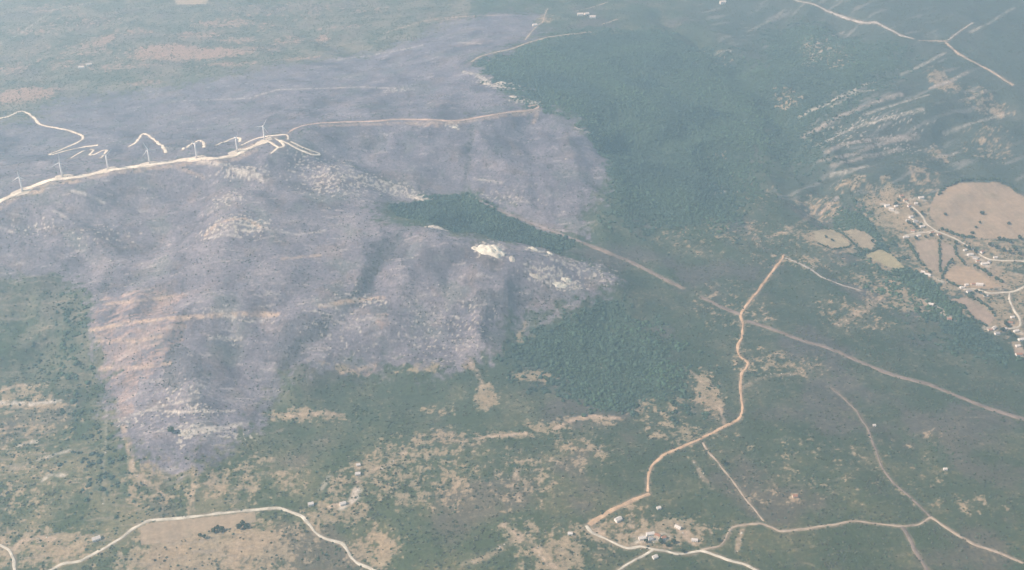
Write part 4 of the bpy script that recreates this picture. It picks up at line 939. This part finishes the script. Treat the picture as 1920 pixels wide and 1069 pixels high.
HOUSES = [
    (1663, 387, 16, 9, 4.5, .3, 0, 1, 'white house at the left end of the upper village', VG), (1671, 394, 14, 8, 4, -.2, 0, 1, 'white house just below the leftmost village house', VG),
    (1697, 377, 13, 8, 5, .4, 1, 0, 'red roofed house at the head of the village lane', VG), (1690, 369, 12, 8, 4, .1, 1, 0, 'red roofed house above the head of the village lane', VG), (1727, 372, 17, 9, 4, .2, 0, 1, 'pale roofed house close to the left rim of the large tan field', VG),
    (1708, 408, 14, 8, 4.5, .5, 0, 1, 'white house at the end of the short upper lane', VG), (1716, 417, 13, 9, 4.5, 0, 0, 2, 'grey roofed house between the two short village lanes', VG), (1729, 426, 15, 8, 4.5, .2, 0, 1, 'pale roofed house at the bend of the village lane', VG),
    (1711, 434, 12, 8, 4, -.3, 0, 0, 'red roofed house beside the lower short lane', VG), (1698, 446, 16, 8, 4, .1, 0, 1, 'pale roofed house at the left end of the lower short lane', VG), (1747, 438, 12, 8, 4.5, .4, 1, 0, 'red roofed house under the bottom left corner of the large tan field', VG),
    (1819, 479, 18, 9, 5, .2, 0, 1, 'long pale house left of the middle village lane', VG), (1828, 485, 14, 9, 5, -.4, 0, 2, 'grey roofed house left of the lane in the middle village', VG), (1841, 474, 12, 8, 5, .7, 0, 0, 'red roofed house above the lane in the middle village', VG),
    (1845, 496, 18, 10, 4.5, .1, 0, 1, 'large pale house under the bend in the middle village', VG), (1854, 493, 12, 9, 4.5, .9, 0, 2, 'grey roofed house right of the large pale one', VG),
    (1836, 535, 20, 10, 5, -.2, 0, 1, 'bright long house above the lower village road', VG), (1804, 540, 13, 8, 4.5, .2, 0, 1, 'white house at the left end of the lower village road', VG), (1816, 548, 14, 8, 4.5, .4, 0, 2, 'grey roofed house under the end of the lower village road', VG),
    (1824, 534, 11, 8, 4, 0, 1, 0, 'small red roofed house left of the bright long house', VG), (1739, 516, 18, 8, 4, -.5, 0, 1, 'pale barn on the stream bank under the tan field', VG), (1730, 511, 11, 7, 4, -.5, 0, 1, 'small white hut beside the pale stream bank barn', VG),
    (1863, 617, 16, 9, 4.5, .8, 0, 1, 'white house under the long brown field', VG), (1869, 627, 13, 9, 4.5, .2, 0, 2, 'grey roofed house lowest of the three by the brown field', VG), (1856, 620, 11, 8, 4, .1, 1, 0, 'small red roofed house left of the white one by the brown field', VG),
    (1893, 607, 14, 9, 4.5, 0, 1, 0, 'red roofed house left of the curved lane', VG), (1905, 622, 14, 8, 4.5, .3, 0, 1, 'pale house under the end of the curved lane', VG), (1914, 638, 15, 9, 4.5, .2, 0, 1, 'pale house at the right edge above the tan plot', VG), (1910, 666, 17, 9, 4.5, .1, 0, 0, 'red roofed house on the tan plot at the right edge', VG),
    (1745, 572, 13, 8, 4, -.4, 0, 1, 'lone white barn on the tan bank across the stream', SG), (1779, 600, 12, 8, 4.5, 0, 0, 0, 'lone house with red roof at the end of the tan bank', SG),
    (1159, 976, 15, 10, 5, .6, 0, 1, 'lone white barn above the farm, near the wide orange track', FG), (1204, 1011, 15, 8, 4.5, .2, 0, 1, 'long white farm building left of the yard', FG), (1219, 1003, 17, 8, 5, .2, 0, 1, 'white farmhouse at the back of the yard', FG), (1233, 1006, 12, 8, 5, -.5, 1, 0, 'red roofed farmhouse in the middle of the farm', FG),
    (1244, 1010, 10, 7, 4.5, .3, 0, 0, 'small red roofed shed right of the farmhouse', FG), (1220, 1012, 10, 7, 4, .2, 0, 2, 'small grey roofed shed in front of the white farmhouse', FG), (1271, 990, 14, 7, 4, -.6, 0, 1, 'pale shed at the upper right corner of the farm', FG), (1302, 1014, 13, 7, 4, -.1, 0, 1, 'pale shed at the right end of the farm', FG),
    (1228, 1046, 11, 8, 4, .5, 0, 1, 'small pale shed below the farm road', FG), (1069, 1002, 10, 7, 4, 0, 0, 1, 'small white hut left of the farm among dry patches', FG), (1235, 954, 9, 7, 4, .3, 0, 1, 'small white hut in the scrub above the farm', FG),
    (181, 1012, 17, 10, 5, .5, 0, 1, 'white barn beside the pale country road at lower left', SG), (583, 947, 12, 8, 4.5, .3, 0, 1, 'small white house above the bend of the country road', SG), (643, 946, 13, 8, 4.5, .4, 0, 1, 'white house on dry ground right of the country road', SG), (671, 890, 12, 8, 4.5, .2, 0, 1, 'cream house on the bare patch right of the green plot', SG), (672, 873, 9, 7, 4, .2, 0, 1, 'small white hut above the cream house', SG),
    (1639, 799, 7, 5, 3.5, 0, 0, 1, 'small white hut beside the thin reddish path', SG), (1772, 881, 8, 6, 4, 0, 0, 1, 'small white hut alone in the scrub at right', SG), (1490, 932, 11, 8, 4, .2, 1, 0, 'hut with red roof on the bare spot in scrub', SG),
    (153, 128, 24, 13, 6, .2, 0, 1, 'far white house left of its pair beyond the left ridge', SG), (167, 123, 24, 13, 6, .5, 0, 1, 'far white house right of its pair beyond the left ridge', SG), (1088, 30, 26, 14, 7, .1, 0, 1, 'far white house at the left of the hilltop hamlet', SG), (1100, 28, 22, 14, 7, .4, 0, 1, 'far white house in the middle of the hilltop hamlet', SG), (1111, 34, 26, 14, 7, 0, 0, 1, 'far white house at the right of the hilltop hamlet', SG), (1355, 7, 28, 16, 8, .2, 0, 1, 'lone far white building at the top edge', SG),
    (1680, 388, 11, 8, 4, .2, 0, 1, 'white house between the leftmost village houses and the lane', VG), (1704, 387, 10, 7, 4, .5, 0, 0, 'small red roofed house beside the top of the village lane', VG), (1717, 383, 11, 7, 4, 0, 0, 1, 'white house right of the top of the village lane', VG), (1701, 415, 10, 7, 4, -.2, 0, 1, 'small white house left of the short upper lane', VG),
    (1722, 443, 11, 7, 4, .3, 0, 1, 'white house under the lower short lane', VG), (1760, 441, 10, 7, 4, .2, 0, 0, 'small red roofed house on the lane under the large field', VG), (1809, 470, 10, 7, 4, .4, 0, 1, 'small white house above the long pale house', VG), (1833, 491, 10, 7, 4, 0, 0, 0, 'small red roofed house just left of the large pale house', VG),
    (1866, 484, 11, 7, 4, .1, 0, 1, 'white house above the straight part of the village lane', VG), (1812, 535, 10, 7, 4, .2, 0, 1, 'small white house above the left end of the lower road', VG), (1848, 556, 11, 7, 4, .1, 0, 1, 'white house just below the lower village road', VG), (1898, 596, 10, 7, 4, .2, 0, 1, 'small white house inside the bend of the curved lane', VG), (1884, 618, 10, 7, 4, .5, 0, 1, 'small white house left of the end of the curved lane', VG), (1908, 650, 11, 8, 4, .2, 0, 1, 'white house above the red roofed one on the tan plot', VG),
    (1003, 49, 20, 13, 6, .3, 0, 1, 'white building at the foot of the squiggling far track', SG),
]
for h in HOUSES: house(*h)

# ------------------------------------------------------------------ single trees and hedgerows by the fields
bark = mat('bark', (.10, .075, .055), .95, .25, .5)
leaf_a = mat('tree_leaves', (.046, .066, .038), .9, .35, .4, .05); leaf_b = mat('tree_leaves_olive', (.055, .068, .036), .9, .35, .4, .05)
def crown_bm(seed, r_, h_, nf=170):
    rr = random.Random(seed); bm = bmesh.new()
    lob = [(Vector((rr.uniform(-.5, .5) * r_, rr.uniform(-.5, .5) * r_, h_ * rr.uniform(.5, .8))), rr.uniform(.45, .7) * r_) for _ in range(6)]
    for _ in range(nf):
        c, q = rr.choice(lob)
        d = Vector((rr.gauss(0, 1), rr.gauss(0, 1), rr.gauss(0, .8))).normalized()
        p = c + d * q * rr.uniform(.6, 1.0)
        n_ = (d + Vector((rr.uniform(-.6, .6), rr.uniform(-.6, .6), rr.uniform(-.2, .7)))).normalized()
        a = n_.orthogonal().normalized(); b = n_.cross(a); s = r_ * rr.uniform(.16, .30)
        bm.faces.new([bm.verts.new(p + a * s * i + b * s * j) for i, j in ((-1, -.6), (.2, -1), (1, .3), (-.2, 1))])
    return bm
def trunk_bm(seed, h_):
    rr = random.Random(seed); bm = bmesh.new()
    lathe(bm, [(.28, -.8), (.24, h_ * .25), (.16, h_ * .5), (.08, h_ * .72)], 7)
    for k in range(4):
        a = rr.uniform(0, 6.28); z0 = h_ * rr.uniform(.3, .45); z1 = h_ * rr.uniform(.6, .75); l = h_ * .2
        p0 = Vector((0, 0, z0)); p1 = Vector((l * math.cos(a), l * math.sin(a), z1))
        s = .09
        v = [bm.verts.new(p + Vector((s * q * i, s * q * j, 0))) for p, q in ((p0, 1), (p1, .5)) for i, j in ((-1, -1), (1, -1), (0, 1))]
        for f in ((0, 1, 4, 3), (1, 2, 5, 4), (2, 0, 3, 5)): bm.faces.new([v[i] for i in f])
    return bm
TREE_KINDS = []
for i in range(4):
    cm = bpy.data.meshes.new('crown'); b_ = crown_bm(40 + i, 1.0, 1.9, 170); b_.to_mesh(cm); b_.free(); cm.materials.append(leaf_a if i % 2 == 0 else leaf_b)
    tm = bpy.data.meshes.new('trunk'); b_ = trunk_bm(60 + i, 1.9 * 3); b_.to_mesh(tm); b_.free(); tm.materials.append(bark)
    TREE_KINDS.append((cm, tm))
def tree(u_, v_, r_, label, group, k):
    p = cast([(u_, v_)])[0]
    t = thing('tree', (p[0], p[1], p[2] - .1), random.uniform(0, 6), label, 'tree', group)
    cm, tm = TREE_KINDS[k % 4]
    o = part('trunk', None, None, t, mesh=tm); o.scale = (r_ / 3, r_ / 3, r_ / 3)
    o = part('crown', None, None, t, mesh=cm); o.scale = (r_, r_, r_ * random.uniform(.85, 1.15))
TREES = [
    ([(1840, 403)], 6, 'dark tree standing highest in the large tan field'), ([(1891, 421)], 6, 'dark tree in the right part of the large tan field'), ([(1836, 419), (1830, 428)], 5, 'dark tree in the lower middle of the large tan field'), ([(1822, 439)], 6, 'dark tree by the bottom rim of the large tan field'), ([(1772, 404)], 6, 'dark tree in the left part of the large tan field'),
    ([(1881, 452), (1893, 456), (1887, 453), (1910, 449), (1873, 450)], 7, 'dark tree along the bottom right rim of the large tan field'), ([(1903, 471), (1881, 471), (1868, 466), (1893, 476), (1912, 478), (1856, 462)], 7, 'dark tree between the large tan field and the village lane'),
    ([(1712, 424), (1726, 423), (1703, 420), (1718, 429)], 6, 'dark tree among the upper village houses'), ([(1685, 377), (1679, 384), (1708, 396), (1716, 404), (1728, 402)], 6, 'dark tree by the upper village lane'), ([(1716, 449), (1745, 443), (1763, 448), (1735, 446)], 6, 'dark tree on the tan field rim under the upper houses'),
    ([(1816, 468), (1828, 474), (1808, 464), (1792, 458)], 6, 'dark tree beside the middle village lane'), ([(1787, 495), (1808, 497)], 6, 'dark tree on the top rim of the orange tan field'), ([(1838, 551), (1830, 548), (1846, 556), (1822, 552)], 6, 'dark tree beside the lower village road'), ([(1886, 612), (1878, 622), (1892, 626), (1900, 632)], 7, 'dark tree around the lowest village houses'),
    ([(1548, 446), (1560, 452)], 6, 'dark tree inside the small oval field'), ([(1636, 455)], 6, 'dark tree inside the small pale field by the stream'),
    ([(408, 992), (416, 996), (402, 998)], 6, 'dark tree in the small clump on the dry yellow field'), ([(455, 986), (462, 990), (450, 992)], 6, 'dark tree at the right corner of the dry yellow field'), ([(375, 1005), (384, 1010)], 5, 'dark tree on the lower rim of the dry yellow field'),
    ([(1211, 1018), (1252, 1024), (1263, 1018), (1239, 1018)], 5, 'dark tree in the farm yard'), ([(1279, 1036)], 5, 'dark tree on the farm road where it narrows'), ([(1348, 1015)], 5, 'dark tree beside the bend of the wavy track'), ([(1356, 870)], 6, 'dark tree beside the straight path'), ([(323, 812)], 10, 'dark tree alone on the lower burnt slope'),
]
ti = 0
ORD = ['leftmost', 'second from left', 'third from left', 'fourth from left', 'fifth from left', 'sixth from left']
for pts, r_, lab in TREES:
    for k_, (a, b) in enumerate(sorted(pts)):
        many = len(pts) > 1
        tree(a, b, r_ * random.uniform(.85, 1.2), (ORD[k_] + ' ' + lab) if many else lab, lab.replace('dark tree', 'trees') if many else 'lone field trees', ti); ti += 1

HEDGES = [
    ([(1761, 450), (1762, 470), (1762, 490), (1763, 512)], 4, 'upright dark hedgerow between the tan field and the narrow brownish field'), ([(1766, 519), (1775, 502), (1786, 484)], 4, 'dark hedgerow along the right side of the narrow brownish field'), ([(1790, 462), (1793, 478), (1806, 492)], 5, 'dark thicket left of the middle village houses'),
    ([(1768, 432), (1785, 439), (1805, 444), (1830, 447)], 6, 'dark tree belt along the bottom left rim of the large tan field'), ([(1758, 366), (1770, 351), (1800, 339), (1840, 337), (1872, 338), (1893, 346), (1906, 359)], 6, 'dark wooded fringe around the top of the large tan field'), ([(1826, 498), (1850, 512), (1878, 530)], 6, 'dark hedgerow along the upper right of the orange tan field'),
    ([(1766, 522), (1790, 535), (1806, 540)], 5, 'dark hedgerow along the lower left of the orange tan field'), ([(1700, 450), (1718, 480), (1728, 496), (1745, 512)], 5, 'dark hedgerow on the stream side of the tan field'), ([(1818, 556), (1850, 574), (1868, 594)], 6, 'dark hedgerow along the upper side of the long brown field'),
    ([(1778, 563), (1806, 576), (1826, 600), (1850, 612)], 5, 'dark hedgerow along the stream side of the long brown field'), ([(1532, 456), (1560, 468), (1590, 464), (1596, 459)], 3, 'dark hedge curving along the bottom of the oval field'), ([(1570, 432), (1590, 447), (1606, 463), (1622, 471)], 3, 'dark hedge between the two small pale fields'), ([(1616, 470), (1640, 470), (1650, 464)], 3, 'dark hedge above the olive yellow field'),
]
def hedge(px, r_, label, seed):
    w = cast(resample(px, 4)); rr = random.Random(seed)
    c = w.mean(0)
    t = thing('hedgerow', tuple(c), 0, label, 'hedgerow', 'hedgerows around the village fields')
    bm = bmesh.new()
    for i in range(len(w) - 1):
        L_ = float(np.hypot(*(w[i + 1] - w[i])[:2])); k = max(1, int(L_ / (r_ * .9)))
        for j in range(k):
            p = w[i] + (w[i + 1] - w[i]) * (j + rr.random()) / k
            s = r_ * rr.uniform(.5, 1.15); x_, y_ = p[0] + rr.uniform(-1, 1) * r_ * .5, p[1] + rr.uniform(-1, 1) * r_ * .5
            if rr.random() < .1: continue
            z_ = float(hgt(x_, y_))
            g_ = bmesh.ops.create_icosphere(bm, subdivisions=1, radius=s)
            for v in g_['verts']:
                q = rr.uniform(.75, 1.25)
                v.co = Vector((v.co.x * q + x_ - c[0], v.co.y * q + y_ - c[1], v.co.z * q * 1.0 + z_ + s * .65 - c[2]))
    part('foliage', bm, leaf_a, t)
for i, h in enumerate(HEDGES): hedge(*h, 300 + i)

# ------------------------------------------------------------------ rock outcrops
chalk = mat('outcrop_chalk', (.66, .63, .52), .95, .16, .12); stone = mat('outcrop_stone', (.50, .46, .39), .95, .22, .12)
def crag(u_, v_, sx, sy, h_, rz, m, label, seed):
    p = cast([(u_, v_)])[0]; rr = random.Random(seed)
    bm = bmesh.new(); NX, NY = 22, 16
    g_ = [[None] * NY for _ in range(NX)]
    for i in range(NX):
        for j in range(NY):
            a, b = i / (NX - 1) * 2 - 1, j / (NY - 1) * 2 - 1
            x_, y_ = a * sx, b * sy
            X = p[0] + x_ * math.cos(rz) - y_ * math.sin(rz); Y = p[1] + x_ * math.sin(rz) + y_ * math.cos(rz)
            rad = max(0.0, math.hypot(a, b) + .25 * float(perlin(a * 1.6 + seed, b * 1.6, 1)))
            e = max(0, 1 - rad ** 2.4)
            nz = float(perlin(a * 2.4 + seed, b * 3, 5)) * .45 + float(perlin(a * 6, b * 7 + seed, 6)) * .2
            z_ = float(hgt(X, Y)) - p[2] + (h_ * e * (.75 + nz) if e > 0 else -1.5)
            z_ = z_ if e <= 0 else math.floor(z_ / 1.6) * 1.6 * .55 + z_ * .45      # bedding steps
            g_[i][j] = bm.verts.new((X - p[0], Y - p[1], z_))
    for i in range(NX - 1):
        for j in range(NY - 1): bm.faces.new((g_[i][j], g_[i + 1][j], g_[i + 1][j + 1], g_[i][j + 1]))
    me = bpy.data.meshes.new('rock_outcrop'); bm.to_mesh(me); bm.free(); me.materials.append(m)
    o = bpy.data.objects.new('rock_outcrop', me); o.location = p; COL.objects.link(o)
    tag(o, label, 'rock outcrop', 'pale rock outcrops of the burnt hill')
CRAGS = [
    (920, 470, 42, 26, 14, -.35, chalk, 'largest chalky white outcrop beside the green valley strip'), (891, 466, 12, 8, 5, -.2, chalk, 'small white rock just left of the largest outcrop'), (1000, 467, 15, 7, 6, -.3, chalk, 'small pale rock right of the largest outcrop, on the crest'),
    (1032, 476, 13, 6, 5, -.4, chalk, 'pale rock slab next along the crest toward the firebreak'), (1050, 535, 22, 8, 6, .1, chalk, 'white slab lowest in the rocky patch by the firebreak'), (1062, 525, 17, 8, 6, .2, chalk, 'white rock just above the lowest slab'), (1003, 518, 18, 6, 5, -.1, stone, 'pale slab left of the two white slabs'),
    (960, 486, 9, 12, 5, .2, stone, 'narrow pale rock below the largest outcrop'), (820, 427, 30, 8, 6, -.1, stone, 'pale flat outcrop on the hill crest left of the green valley'), (786, 373, 20, 6, 5, -.4, stone, 'pale outcrop at the lower end of the rubble streak'), (853, 239, 10, 6, 4, 0, chalk, 'white rock below the pinkish track'), (347, 812, 18, 9, 5, .1, stone, 'pale rock at the foot of the burnt slope'),
    (941, 156, 22, 10, 7, -.2, stone, 'pale crag on the forest edge above the second ridge'), (913, 158, 18, 10, 6, -.2, stone, 'pale crag at the left of the forest edge rocks'), (963, 182, 16, 9, 6, -.3, stone, 'pale crag lowest on the forest edge, near the track end'),
]
for i, c_ in enumerate(CRAGS): crag(*c_, 500 + i)

# ------------------------------------------------------------------ haze
bm = bmesh.new(); HB = 27500.0
box(bm, -HB, HB, -HB, HB, float(vz.min()) - 3.0, CAM_H + 60)
bmesh.ops.recalc_face_normals(bm, faces=bm.faces)
me = bpy.data.meshes.new('haze'); bm.to_mesh(me); bm.free()
hm = bpy.data.materials.new('haze_air'); hm.use_nodes = True
nt = hm.node_tree
for nd in list(nt.nodes):
    if nd.type == 'BSDF_PRINCIPLED': nt.nodes.remove(nd)
pv = nt.nodes.new('ShaderNodeVolumePrincipled')
pv.inputs['Color'].default_value = (*HAZE_COLOR, 1)
pv.inputs['Density'].default_value = HAZE_DENSITY
pv.inputs['Absorption Color'].default_value = (1, 1, 1, 1)      # the air scatters, it does not absorb
pv.inputs['Anisotropy'].default_value = 0.3
out = [nd for nd in nt.nodes if nd.type == 'OUTPUT_MATERIAL'][0]
nt.links.new(pv.outputs['Volume'], out.inputs['Volume'])
me.materials.append(hm)
haze = bpy.data.objects.new('haze', me); COL.objects.link(haze)
tag(haze, 'pale summer haze filling the air over the hills', 'haze', kind='stuff')
